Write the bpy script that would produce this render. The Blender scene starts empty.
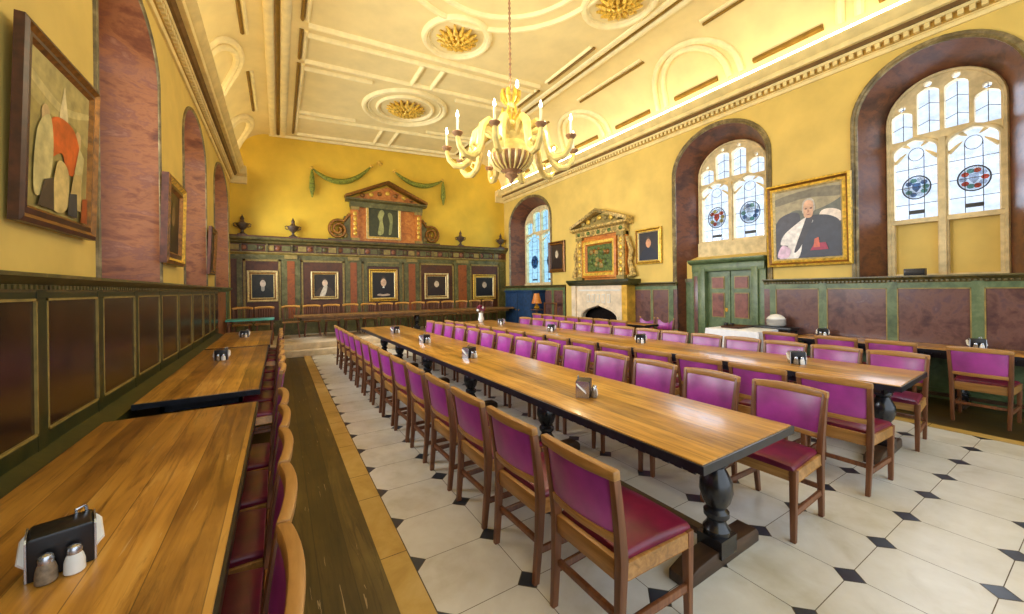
import bpy, bmesh, math, random
from mathutils import Vector, Matrix
PI = math.pi
rnd = random.Random(7)
SC = bpy.context.scene
COL = SC.collection

# ------------------------------------------------------------------ materials
def lin(c):
    out = []
    for v in c[:3]:
        v /= 255.0
        out.append(v / 12.92 if v <= .04045 else ((v + .055) / 1.055) ** 2.4)
    return (*out, 1.0)

MATS = {}
class NT:
    def __init__(s, name):
        s.m = bpy.data.materials.new(name); s.m.use_nodes = True
        s.t = s.m.node_tree; s.n = s.t.nodes; s.n.clear()
        s.out = s.n.new('ShaderNodeOutputMaterial'); s.x = 0
    def new(s, typ, **kw):
        n = s.n.new(typ)
        for k, v in kw.items():
            if k in n.inputs: n.inputs[k].default_value = v
            else: setattr(n, k, v)
        return n
    def link(s, a, b): s.t.links.new(a, b)
    def coord(s, scale=(1, 1, 1), kind='Object', loc=(0, 0, 0)):
        tc = s.new('ShaderNodeTexCoord'); mp = s.new('ShaderNodeMapping')
        mp.inputs['Scale'].default_value = scale; mp.inputs['Location'].default_value = loc
        s.link(tc.outputs[kind], mp.inputs['Vector']); return mp.outputs['Vector']
    def noise(s, vec, scale, detail=4, rough=.55, dist=0):
        n = s.new('ShaderNodeTexNoise'); n.inputs['Scale'].default_value = scale
        n.inputs['Detail'].default_value = detail; n.inputs['Roughness'].default_value = rough
        n.inputs['Distortion'].default_value = dist
        s.link(vec, n.inputs['Vector']); return n.outputs['Fac']
    def ramp(s, fac, stops, interp='LINEAR'):
        r = s.new('ShaderNodeValToRGB'); cr = r.color_ramp; cr.interpolation = interp
        while len(cr.elements) < len(stops): cr.elements.new(.5)
        for e, (p, c) in zip(cr.elements, stops): e.position = p; e.color = lin(c)
        s.link(fac, r.inputs['Fac']); return r.outputs['Color']
    def mix(s, fac, a, b, mode='MIX'):
        n = s.new('ShaderNodeMix', data_type='RGBA', blend_type=mode)
        for sock, v in ((0, fac), (6, a), (7, b)):
            if hasattr(v, 'is_linked'): s.link(v, n.inputs[sock])
            else: n.inputs[sock].default_value = v
        return n.outputs[2]
    def math(s, op, a, b=0.0):
        n = s.new('ShaderNodeMath', operation=op)
        for i, v in enumerate((a, b)):
            if hasattr(v, 'is_linked'): s.link(v, n.inputs[i])
            else: n.inputs[i].default_value = v
        return n.outputs[0]
    def bsdf(s, col, rough=.5, spec=.5, metal=0, bump=None, bstr=.2, bdist=.005, coat=0, sheen=0):
        b = s.new('ShaderNodeBsdfPrincipled')
        if hasattr(col, 'is_linked'): s.link(col, b.inputs['Base Color'])
        else: b.inputs['Base Color'].default_value = col
        if hasattr(rough, 'is_linked'): s.link(rough, b.inputs['Roughness'])
        else: b.inputs['Roughness'].default_value = rough
        b.inputs['Specular IOR Level'].default_value = spec; b.inputs['Metallic'].default_value = metal
        b.inputs['Coat Weight'].default_value = coat
        b.inputs['Coat Roughness'].default_value = .15
        if bump is not None:
            bp = s.new('ShaderNodeBump'); bp.inputs['Strength'].default_value = bstr; bp.inputs['Distance'].default_value = bdist
            s.link(bump, bp.inputs['Height']); s.link(bp.outputs[0], b.inputs['Normal'])
        s.link(b.outputs[0], s.out.inputs[0]); return b

def plain(name, c, rough=.5, spec=.5, metal=0, var=.12, scale=9, coat=0):
    if name in MATS: return MATS[name]
    t = NT(name); v = t.coord()
    f = t.noise(v, scale)
    lo = [max(0, x * (1 - var)) for x in c]; hi = [min(255, x * (1 + var)) for x in c]
    col = t.ramp(f, [(.3, lo), (.7, hi)])
    t.bsdf(col, rough, spec, metal, bump=f, bstr=.08, coat=coat)
    MATS[name] = t.m; return t.m

def marble(name, stops, scale=2.2, rough=.3, dist=1.5, vec=(1, 1, 1)):
    t = NT(name); v = t.coord(vec)
    f = t.noise(v, scale, 7, .62, dist)
    g = t.noise(v, scale * 4.5, 5, .6, .6)
    m = t.math('ADD', t.math('MULTIPLY', f, .72), t.math('MULTIPLY', g, .28))
    t.bsdf(t.ramp(m, stops), rough, .45)
    MATS[name] = t.m; return t.m

def wood(name, dark, mid, light, axis='y', rough=.4, plank=None, scale=1.0, coat=0, spec=.5, gap=None, weather=False):
    t = NT(name)
    s = {'x': (.6, 9, 9), 'y': (9, .6, 9), 'z': (9, 9, .6)}[axis]
    s = tuple(a * scale for a in s)
    vec = t.coord(s)
    if plank:
        raw = t.coord((1, 1, 1)); sep = t.new('ShaderNodeSeparateXYZ'); t.link(raw, sep.inputs[0])
        cross = sep.outputs[0 if axis == 'y' else 1]
        q = t.math('DIVIDE', cross, plank)
        cell = t.math('FLOOR', q); fr = t.math('FRACT', q)
        wn = t.new('ShaderNodeTexWhiteNoise', noise_dimensions='1D'); t.link(cell, wn.inputs['W'])
        off = t.new('ShaderNodeVectorMath', operation='ADD'); t.link(vec, off.inputs[0])
        cmb = t.new('ShaderNodeCombineXYZ'); t.link(t.math('MULTIPLY', wn.outputs[0], 31), cmb.inputs[1]); t.link(t.math('MULTIPLY', wn.outputs[0], 17), cmb.inputs[2])
        t.link(cmb.outputs[0], off.inputs[1]); vec = off.outputs[0]
    f = t.noise(vec, 1.2, 6, .6, 1.2)
    blot = t.noise(t.coord((1, 1, 1)), 2.3, 3, .5)
    m = t.math('ADD', t.math('MULTIPLY', f, .65), t.math('MULTIPLY', blot, .35))
    if plank: m = t.math('ADD', t.math('MULTIPLY', m, .85), t.math('MULTIPLY', t.math('SUBTRACT', wn.outputs[0], .4), .16))
    col = t.ramp(m, [(.3, dark), (.5, mid), (.68, light)])
    if weather:
        wf = t.noise(t.coord(tuple(a * .8 for a in s)), 2.2, 5, .7, 2.0)
        wm = t.ramp(wf, [(.52, (255, 255, 255)), (.72, (120, 92, 62))])
        col = t.mix(.75, col, wm, 'MULTIPLY')
        sf = t.noise(t.coord(tuple(a * 1.6 for a in s)), 3.1, 3, .6, .6)
        col = t.mix(t.math('MULTIPLY', t.math('GREATER_THAN', sf, .69), .45), col, lin((206, 178, 132)))
    if plank:
        edge = t.math('LESS_THAN', fr, .022 if gap is None else gap)
        col = t.mix(t.math('MULTIPLY', edge, .65), col, lin([x * .45 for x in dark]))
    rr = t.math('ADD', t.math('MULTIPLY', f, .2), rough - .1)
    t.bsdf(col, rr, spec, bump=f, bstr=.1, coat=coat)
    MATS[name] = t.m; return t.m

def emit(name, c, strength):
    t = NT(name); e = t.new('ShaderNodeEmission'); e.inputs[0].default_value = lin(c); e.inputs[1].default_value = strength
    t.link(e.outputs[0], t.out.inputs[0]); MATS[name] = t.m; return t.m

oak_top = wood('oak_tabletop', (120, 78, 24), (200, 144, 58), (226, 180, 98), 'y', .32, plank=.237, coat=.25, gap=.012, weather=True)
oak_top_wide = wood('oak_tabletop_wide', (122, 78, 24), (196, 142, 58), (222, 178, 98), 'y', .36, plank=.166, coat=.12, gap=.02, weather=True)
oak_chair = wood('oak_chair', (108, 74, 34), (160, 114, 58), (192, 144, 84), 'y', .38, scale=2)
honey = wood('honey_oak', (150, 100, 40), (206, 150, 70), (226, 178, 100), 'x', .35, scale=2)
oak_leg = wood('oak_chair_leg', (74, 44, 26), (112, 68, 40), (142, 92, 58), 'z', .4, scale=2)
floor_wood = wood('floorboards', (52, 40, 14), (86, 68, 26), (118, 98, 46), 'y', .42, plank=.17, gap=.03, weather=True)
magenta = plain('magenta_vinyl', (150, 54, 136), .36, .7, var=.12, scale=6)
maroon_seat = plain('maroon_seat_vinyl', (104, 22, 50), .32, .5, var=.2, scale=5)
black_oak = plain('black_oak', (24, 24, 28), .26, .5, var=.3, scale=14, coat=.3)
navy_edge = plain('table_edge_black', (26, 28, 36), .3, .5, var=.3, scale=20)
foot_wood = wood('trestle_foot', (36, 22, 14), (62, 42, 26), (84, 60, 40), 'x', .4)
yellow = plain('yellow_paint', (212, 182, 96), .6, .3, var=.05, scale=1.6)
yellow_far = plain('deep_yellow_paint', (218, 180, 58), .6, .3, var=.05, scale=1.4)
plaster = plain('cream_plaster', (232, 210, 146), .6, .3, var=.03, scale=2)
plaster_rib = plain('plaster_moulding', (240, 222, 164), .55, .3, var=.04, scale=6)
plaster_dark = plain('gilded_groove', (128, 96, 32), .5, .3, var=.1, scale=5)
cornice_m = plain('cornice_paint', (228, 204, 136), .5, .3, var=.06, scale=4)
cornice_gold = plain('cornice_gold', (180, 142, 62), .45, .4, var=.12, scale=9)
cornice_brown = plain('cornice_brown', (118, 88, 48), .5, .3, var=.12, scale=6)
gold = plain('gilt', (206, 166, 62), .38, .5, metal=.3, var=.22, scale=22)
gilt_pale = plain('pale_gilt', (206, 182, 124), .4, .5, metal=.2, var=.16, scale=20)
gilt_dark = plain('dark_gilt', (122, 80, 26), .36, .5, metal=.4, var=.3, scale=20)
frame_brown = plain('frame_brown', (66, 36, 22), .35, .5, var=.25, scale=16)
stone_m = plain('window_stone', (212, 192, 146), .7, .2, var=.10, scale=7)
lead = plain('lead_came', (46, 48, 50), .5, .4, var=.1)
red_marble = marble('reveal_marble', [(.3, (48, 28, 22)), (.44, (88, 52, 36)), (.52, (118, 70, 42)), (.6, (96, 56, 42)), (.7, (120, 84, 70))], 1.5, .45, .5, (1, 1, 1.7))
grey_marble = marble('reveal_marble_pale', [(.3, (74, 38, 28)), (.42, (124, 72, 44)), (.5, (156, 98, 58)), (.57, (130, 80, 58)), (.64, (160, 108, 78)), (.74, (116, 86, 84))], 1.5, .45, .6, (1, 1, 2.4))
panel_left = marble('panel_umber', [(.3, (18, 11, 7)), (.45, (40, 25, 14)), (.55, (56, 34, 18)), (.68, (34, 22, 17))], 1.6, .24)
panel_right = marble('panel_porphyry', [(.32, (58, 40, 46)), (.44, (92, 64, 60)), (.52, (112, 80, 72)), (.6, (92, 68, 72)), (.7, (130, 104, 100))], 2.4, .25, .6)
panel_door = marble('door_panel_red', [(.32, (70, 36, 30)), (.5, (126, 70, 56)), (.7, (146, 96, 80))], 3, .4)
panel_far = marble('panel_brown', [(.3, (48, 24, 12)), (.5, (88, 48, 22)), (.68, (62, 38, 30))], 2.0, .4)
pil_marble = marble('pilaster_marble', [(.3, (92, 44, 14)), (.5, (150, 78, 26)), (.68, (108, 58, 26))], 3, .4)
green_left = marble('stile_dark_green', [(.3, (22, 28, 10)), (.5, (46, 50, 20)), (.7, (70, 64, 30))], 3, .35)
green_right = marble('stile_green', [(.3, (52, 68, 42)), (.5, (90, 108, 70)), (.7, (120, 132, 94))], 3, .38)
green_far = marble('stile_olive', [(.3, (54, 54, 28)), (.5, (92, 88, 44)), (.7, (128, 122, 76))], 3, .4)
ledge_m = marble('ledge_brown_green', [(.3, (52, 42, 26)), (.5, (92, 84, 44)), (.7, (130, 108, 60))], 4, .35)
bead_gold = plain('bead_gold', (140, 120, 62), .4, .4, var=.15, scale=12)
arch_green = marble('architrave_marble', [(.3, (60, 54, 36)), (.5, (116, 100, 62)), (.7, (176, 156, 106))], 3, .4)
black_m = plain('black_plastic', (20, 20, 24), .35, .5, var=.2)
steel = plain('brushed_steel', (196, 198, 204), .22, .5, metal=.85, var=.05)
white_paper = plain('white_paper', (232, 230, 226), .8, .2, var=.03)
white_cloth = plain('white_linen', (236, 238, 244), .85, .1, var=.03)
salt_m = plain('salt_white', (226, 226, 222), .5, .4, var=.05)
pepper_m = plain('pepper_grey', (120, 104, 84), .5, .4, var=.2, scale=60)
iron = plain('dark_iron', (34, 30, 28), .5, .4, var=.2)
brass = plain('brass', (206, 160, 60), .25, .5, metal=.8, var=.1)
candle_m = plain('candle_tube', (240, 226, 176), .5, .4, var=.03)
chand_m = plain('chandelier_cream', (214, 190, 112), .35, .5, var=.1, scale=12)
chand_dark = plain('chandelier_bronze', (150, 112, 76), .4, .4, var=.2, scale=14)
soot = plain('soot', (22, 16, 14), .9, .1, var=.3)
fire_stone = plain('mantel_stone', (214, 196, 166), .65, .3, var=.10, scale=5)
fire_marble = plain('mantel_yellow_marble', (196, 152, 52), .35, .4, var=.15, scale=6)
orange_m = marble('orange_marble', [(.3, (128, 66, 18)), (.5, (190, 112, 38)), (.7, (214, 152, 66))], 4, .4)
carve_green = plain('carved_green', (70, 84, 34), .5, .4, var=.5, scale=16)
carve_gold = plain('carved_old_gold', (158, 132, 72), .5, .4, var=.45, scale=16)
urn_m = plain('urn_bronze', (74, 58, 44), .4, .5, var=.3, scale=12)
garland_m = plain('garland_green', (112, 116, 40), .6, .3, var=.4, scale=26)
blue_m = plain('blue_baize', (24, 52, 84), .6, .3, var=.2)
teal_sheen_m = plain('turquoise_window_sheen', (90, 186, 180), .35, .5, var=.1)  # window light reflected on the side table, put in as colour
bulb_m = emit('bulb_glow', (255, 240, 205), 14)
strip_m = emit('cove_light', (255, 243, 206), 11)
slab_m = marble('slab_stone', [(.3, (186, 178, 154)), (.5, (212, 208, 196)), (.68, (226, 224, 216))], 1.3, .3, .6)
slab_y = marble('border_stone', [(.3, (166, 128, 50)), (.5, (194, 158, 80)), (.7, (208, 178, 110))], 1.6, .34)
slate_m = plain('black_slate', (44, 50, 60), .3, .5, var=.2, scale=8)
grout_m = plain('grout', (110, 98, 76), .8, .2, var=.1)

def glass_mat(name, col, rough_t=.0):
    t = NT(name); v = t.coord()
    f = t.noise(v, 9, 3, .5)
    c = t.ramp(f, [(.3, [x * .86 for x in col]), (.7, col)])
    tr = t.new('ShaderNodeBsdfTransparent'); t.link(c, tr.inputs[0])
    gl = t.new('ShaderNodeBsdfGlossy'); gl.inputs['Roughness'].default_value = .1
    mx = t.new('ShaderNodeMixShader'); mx.inputs[0].default_value = .06
    t.link(tr.outputs[0], mx.inputs[1]); t.link(gl.outputs[0], mx.inputs[2]); t.link(mx.outputs[0], t.out.inputs[0])
    MATS[name] = t.m; return t.m
g_clear = glass_mat('leaded_glass', (206, 212, 226))
g_red = glass_mat('stained_red', (216, 84, 70)); g_green = glass_mat('stained_green', (110, 166, 150))
g_blue = glass_mat('stained_blue', (90, 124, 160)); g_gold = glass_mat('stained_amber', (206, 176, 100)); g_grey = glass_mat('stained_grey', (222, 228, 230))

# ------------------------------------------------------------------ mesh builder
class MB:
    def __init__(s): s.v = []; s.f = []; s.mi = []; s.ms = []; s.M = None
    def mid(s, m):
        if m not in s.ms: s.ms.append(m)
        return s.ms.index(m)
    def add(s, vs, fs, m):
        b = len(s.v); k = s.mid(m)
        s.v += [tuple(s.M @ Vector(p)) if s.M else tuple(p) for p in vs]
        for f in fs: s.f.append([b + i for i in f]); s.mi.append(k)
    def box(s, x0, x1, y0, y1, z0, z1, m):
        s.add([(x0, y0, z0), (x1, y0, z0), (x1, y1, z0), (x0, y1, z0), (x0, y0, z1), (x1, y0, z1), (x1, y1, z1), (x0, y1, z1)],
              [(3, 2, 1, 0), (4, 5, 6, 7), (0, 1, 5, 4), (1, 2, 6, 5), (2, 3, 7, 6), (3, 0, 4, 7)], m)
    def quad(s, a, b, c, d, m): s.add([a, b, c, d], [(0, 1, 2, 3)], m)
    def prism(s, poly, axis, a0, a1, m):       # polygon in the two other axes, extruded along axis
        n = len(poly)
        def P(p, a):
            return {'x': (a, p[0], p[1]), 'y': (p[0], a, p[1]), 'z': (p[0], p[1], a)}[axis]
        vs = [P(p, a0) for p in poly] + [P(p, a1) for p in poly]
        fs = [list(range(n))[::-1], list(range(n, 2 * n))] + [(i, (i + 1) % n, n + (i + 1) % n, n + i) for i in range(n)]
        s.add(vs, fs, m)
    def lathe(s, prof, m, c=(0, 0, 0), seg=20, caps=True):
        n = len(prof); vs = []
        for r, z in prof:
            for k in range(seg):
                a = 2 * PI * k / seg; vs.append((c[0] + r * math.cos(a), c[1] + r * math.sin(a), c[2] + z))
        fs = []
        for i in range(n - 1):
            for k in range(seg):
                k2 = (k + 1) % seg; fs.append((i * seg + k, i * seg + k2, (i + 1) * seg + k2, (i + 1) * seg + k))
        if caps: fs += [list(range(seg))[::-1], [(n - 1) * seg + k for k in range(seg)]]
        s.add(vs, fs, m)
    def tube(s, pts, r, m, seg=8, caps=True):
        pts = [Vector(p) for p in pts]; n = len(pts); rs = r if isinstance(r, (list, tuple)) else [r] * n
        vs = []; up = None
        for i, p in enumerate(pts):
            d = (pts[min(i + 1, n - 1)] - pts[max(i - 1, 0)]).normalized()
            if up is None: up = Vector((0, 0, 1)) if abs(d.z) < .9 else Vector((1, 0, 0))
            a = d.cross(up).normalized(); b = a.cross(d).normalized(); up = b
            for k in range(seg):
                t = 2 * PI * (k + .5) / seg; vs.append(p + rs[i] * (math.cos(t) * a + math.sin(t) * b))
        fs = []
        for i in range(n - 1):
            for k in range(seg):
                k2 = (k + 1) % seg; fs.append((i * seg + k, i * seg + k2, (i + 1) * seg + k2, (i + 1) * seg + k))
        if caps: fs += [list(range(seg))[::-1], [(n - 1) * seg + k for k in range(seg)]]
        s.add([tuple(v) for v in vs], fs, m)
    def sections(s, secs, m, closed=False):       # list of equal-length loops joined in order
        n = len(secs[0]); vs = [p for q in secs for p in q]; fs = []
        for i in range(len(secs) - 1):
            for k in range(n):
                k2 = (k + 1) % n; fs.append((i * n + k, i * n + k2, (i + 1) * n + k2, (i + 1) * n + k))
        if not closed: fs += [list(range(n))[::-1], [(len(secs) - 1) * n + k for k in range(n)]]
        s.add(vs, fs, m)
    def ball(s, c, r, m, seg=10, rings=6, sc=(1, 1, 1)):
        vs = []; fs = []
        for i in range(rings + 1):
            t = PI * i / rings
            for k in range(seg):
                a = 2 * PI * k / seg
                vs.append((c[0] + sc[0] * r * math.sin(t) * math.cos(a), c[1] + sc[1] * r * math.sin(t) * math.sin(a), c[2] - sc[2] * r * math.cos(t)))
        for i in range(rings):
            for k in range(seg):
                k2 = (k + 1) % seg; fs.append((i * seg + k, i * seg + k2, (i + 1) * seg + k2, (i + 1) * seg + k))
        s.add(vs, fs, m)
    def mesh(s, name, bevel=0, angle=35):
        me = bpy.data.meshes.new(name); me.from_pydata(s.v, [], s.f)
        for m in s.ms: me.materials.append(m)
        me.polygons.foreach_set('material_index', s.mi)
        bm = bmesh.new(); bm.from_mesh(me)
        bmesh.ops.remove_doubles(bm, verts=bm.verts, dist=1e-5)
        if bevel:
            es = [e for e in bm.edges if len(e.link_faces) == 2 and e.calc_face_angle(0) > .6]
            bmesh.ops.bevel(bm, geom=es, offset=bevel, segments=2, profile=.5, affect='EDGES', clamp_overlap=True)
        bmesh.ops.recalc_face_normals(bm, faces=bm.faces)
        bm.to_mesh(me); bm.free()
        me.polygons.foreach_set('use_smooth', [True] * len(me.polygons))
        me.set_sharp_from_angle(angle=math.radians(angle))
        return me
    def build(s, name, parent=None, bevel=0, angle=35):
        o = bpy.data.objects.new(name, s.mesh(name, bevel, angle)); COL.objects.link(o)
        if parent: o.parent = parent
        return o

def plate(outer, holes, t):
    """flat outline with holes -> verts, faces in the XY plane, thickness t about z=0"""
    cu = bpy.data.curves.new('outline', 'CURVE'); cu.dimensions = '2D'; cu.fill_mode = 'BOTH'; cu.extrude = t / 2
    for poly in [outer] + holes:
        sp = cu.splines.new('POLY'); sp.points.add(len(poly) - 1)
        for p, q in zip(sp.points, poly): p.co = (q[0], q[1], 0, 1)
        sp.use_cyclic_u = True
    ob = bpy.data.objects.new('outline', cu); me = bpy.data.meshes.new_from_object(ob)
    vs = [tuple(v.co) for v in me.vertices]; fs = [tuple(p.vertices) for p in me.polygons]
    bpy.data.objects.remove(ob); bpy.data.meshes.remove(me); bpy.data.curves.remove(cu)
    return vs, fs

def tag(o, label=None, cat=None, group=None, kind=None):
    if label: o['label'] = label
    if cat: o['category'] = cat
    if group: o['group'] = group
    if kind: o['kind'] = kind
    return o
def empty(name, loc=(0, 0, 0), rz=0):
    o = bpy.data.objects.new(name, None); COL.objects.link(o); o.location = loc; o.rotation_euler = (0, 0, rz); o.empty_display_size = .1
    return o
def copy_tree(o, parent=None):
    c = o.copy(); COL.objects.link(c)
    if parent: c.parent = parent
    for ch in [x for x in o.children]: copy_tree(ch, c)
    return c
def struct(mb, name, bevel=0, parent=None):
    o = mb.build(name, parent, bevel)
    if parent is None: o['kind'] = 'structure'
    return o

XL, XR, YF, YN = -1.2, 8.0, 13.65, -2.6
def ceil_z(x): return 6.40 + .05 * x

# ------------------------------------------------------------------ floor
def build_floor():
    b = MB()
    x0, px, nx = .66, .508, 11
    xs = [x0 + i * px for i in range(nx + 1)]; xe = xs[-1]
    ys = [.841 + .465 * k for k in range(-8, 22)]; y1 = 10.8
    ys = [y for y in ys if y < y1 - .1] + [y1]
    g, c, z = .004, .072, 0.0
    for i in range(nx):
        for j in range(len(ys) - 1):
            a0, a1, b0, b1 = xs[i] + g * .5, xs[i + 1] - g * .5, ys[j] + g * .5, ys[j + 1] - g * .5
            P = [(a0 + c, b0), (a1 - c, b0), (a1, b0 + c), (a1, b1 - c), (a1 - c, b1), (a0 + c, b1), (a0, b1 - c), (a0, b0 + c)]
            b.add([(p[0], p[1], z) for p in P], [range(8)], slab_m)
    d = c - .004
    for i in range(nx + 1):
        for y in ys[:-1]:
            P = [(xs[i] - (d if i else 0), y), (xs[i], y - d), (xs[i] + (d if i < nx else 0), y), (xs[i], y + d)]
            b.add([(p[0], p[1], z + .0004) for p in P], [range(4)], slate_m)
    b.quad((XL - .9, YN, -.004), (XR + .7, YN, -.004), (XR + .7, YF, -.004), (XL - .9, YF, -.004), grout_m)
    for xa, xb in ((.5, x0 - .004), (xe + .004, xe + .165)):
        y = YN
        while y < y1:
            L = rnd.choice((.42, .6, .75)); b.quad((xa, y, z), (xb, y, z), (xb, min(y + L - .006, y1), z), (xa, min(y + L - .006, y1), z), slab_y); y += L
    for xa, xb in ((XL - .9, .497), (xe + .169, XR + .7)):
        b.quad((xa, YN, 0), (xb, YN, 0), (xb, YF, 0), (xa, YF, 0), floor_wood)
    struct(b, 'floor')
build_floor()

# dais with two steps at the far end
b = MB()
b.box(XL, XR, 10.8, YF, -.02, .14, fire_stone); b.box(XL, XR, 11.12, YF, .14, .29, fire_stone)
struct(b, 'dais_steps', .008)

# ------------------------------------------------------------------ walls with arched recesses
def arch_pts(c, hw, zs, rise, n=20):
    return [(c + hw * math.cos(PI * k / n), zs + rise * math.sin(PI * k / n)) for k in range(n + 1)]
RIGHT = [  # centre y, half width, spring z, rise, sill z, inner half width
    (1.50, .83, 4.20, .83, 1.72, .60), (4.65, .99, 4.18, .86, 0.0, .74), (11.83, 1.33, 4.10, .92, 1.72, 1.05)]
LEFT = [(5.10, .90, 4.02, .62, 1.72, .66), (8.35, 1.00, 3.98, .66, 1.72, .74), (11.75, 1.28, 3.98, .74, 1.72, 1.0)]
DEPTH = .6
def wall_with_arches(name, x, sgn, arches, ztop, face_m, rev_m):
    """x of the room face; sgn=+1 when the wall lies towards +x"""
    b = MB()
    outer = [(YN, 0), (YF, 0), (YF, ztop), (YN, ztop)]
    holes = []
    for (c, hw, zs, rise, sill, ihw) in arches:
        holes.append([(c - hw, max(sill, .012))] + [(c - hw, zs)] + arch_pts(c, hw, zs, rise)[::-1][1:-1] + [(c + hw, zs), (c + hw, max(sill, .012))])
    vs, fs = plate(outer, holes, .02)
    b.add([(x + sgn * (.01 + v[2]), v[0], v[1]) for v in vs], fs, face_m)
    for (c, hw, zs, rise, sill, ihw) in arches:
        o = [(c + hw, max(sill, 0))] + arch_pts(c, hw, zs, rise) + [(c - hw, max(sill, 0))]
        k = ihw / hw
        i = [(c + ihw, max(sill, 0))] + arch_pts(c, ihw, zs, rise * .72) + [(c - ihw, max(sill, 0))]
        for q in range(len(o) - 1):
            b.quad((x, *o[q]), (x, *o[q + 1]), (x + sgn * DEPTH, *i[q + 1]), (x + sgn * DEPTH, *i[q]), rev_m)
        b.quad((x, c + hw, sill), (x, c - hw, sill), (x + sgn * DEPTH, c - ihw, sill), (x + sgn * DEPTH, c + ihw, sill), rev_m)
    return struct(b, name)
wall_with_arches('wall_right', XR, 1, RIGHT, 6.2, yellow, red_marble)
wall_with_arches('wall_left', XL, -1, LEFT, 6.2, yellow, grey_marble)
b = MB(); b.quad((XL - .1, YF, 0), (XR + .1, YF, 0), (XR + .1, YF, 7.2), (XL - .1, YF, 7.2), yellow_far)
struct(b, 'wall_far')

def arch_trim(x, sgn, arches, kk=1.0):
    b = MB()
    for (c, hw, zs, rise, sill, ihw) in arches:
        prof = [(-.012, 0), (-.012, .02), (.012, .04), (.03, .025), (.055, .04), (.075, .035), (.08, 0)]
        path = [(c + hw, max(sill, 0), (1, 0))]
        n = 24
        for k in range(n + 1):
            t = PI * k / n; nx, nz = math.cos(t) / hw, math.sin(t) / rise; l = math.hypot(nx, nz)
            path.append((c + hw * math.cos(t), zs + rise * math.sin(t), (nx / l, nz / l)))
        path.append((c - hw, max(sill, 0), (-1, 0)))
        secs = [[(x - sgn * w * kk, py + nn[0] * d * kk, pz + nn[1] * d * kk) for d, w in prof] for py, pz, nn in path]
        b.sections(secs, arch_green)
    return b
struct(arch_trim(XR, 1, RIGHT), 'trim_1'); struct(arch_trim(XL, -1, LEFT, .55), 'trim_2')

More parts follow.
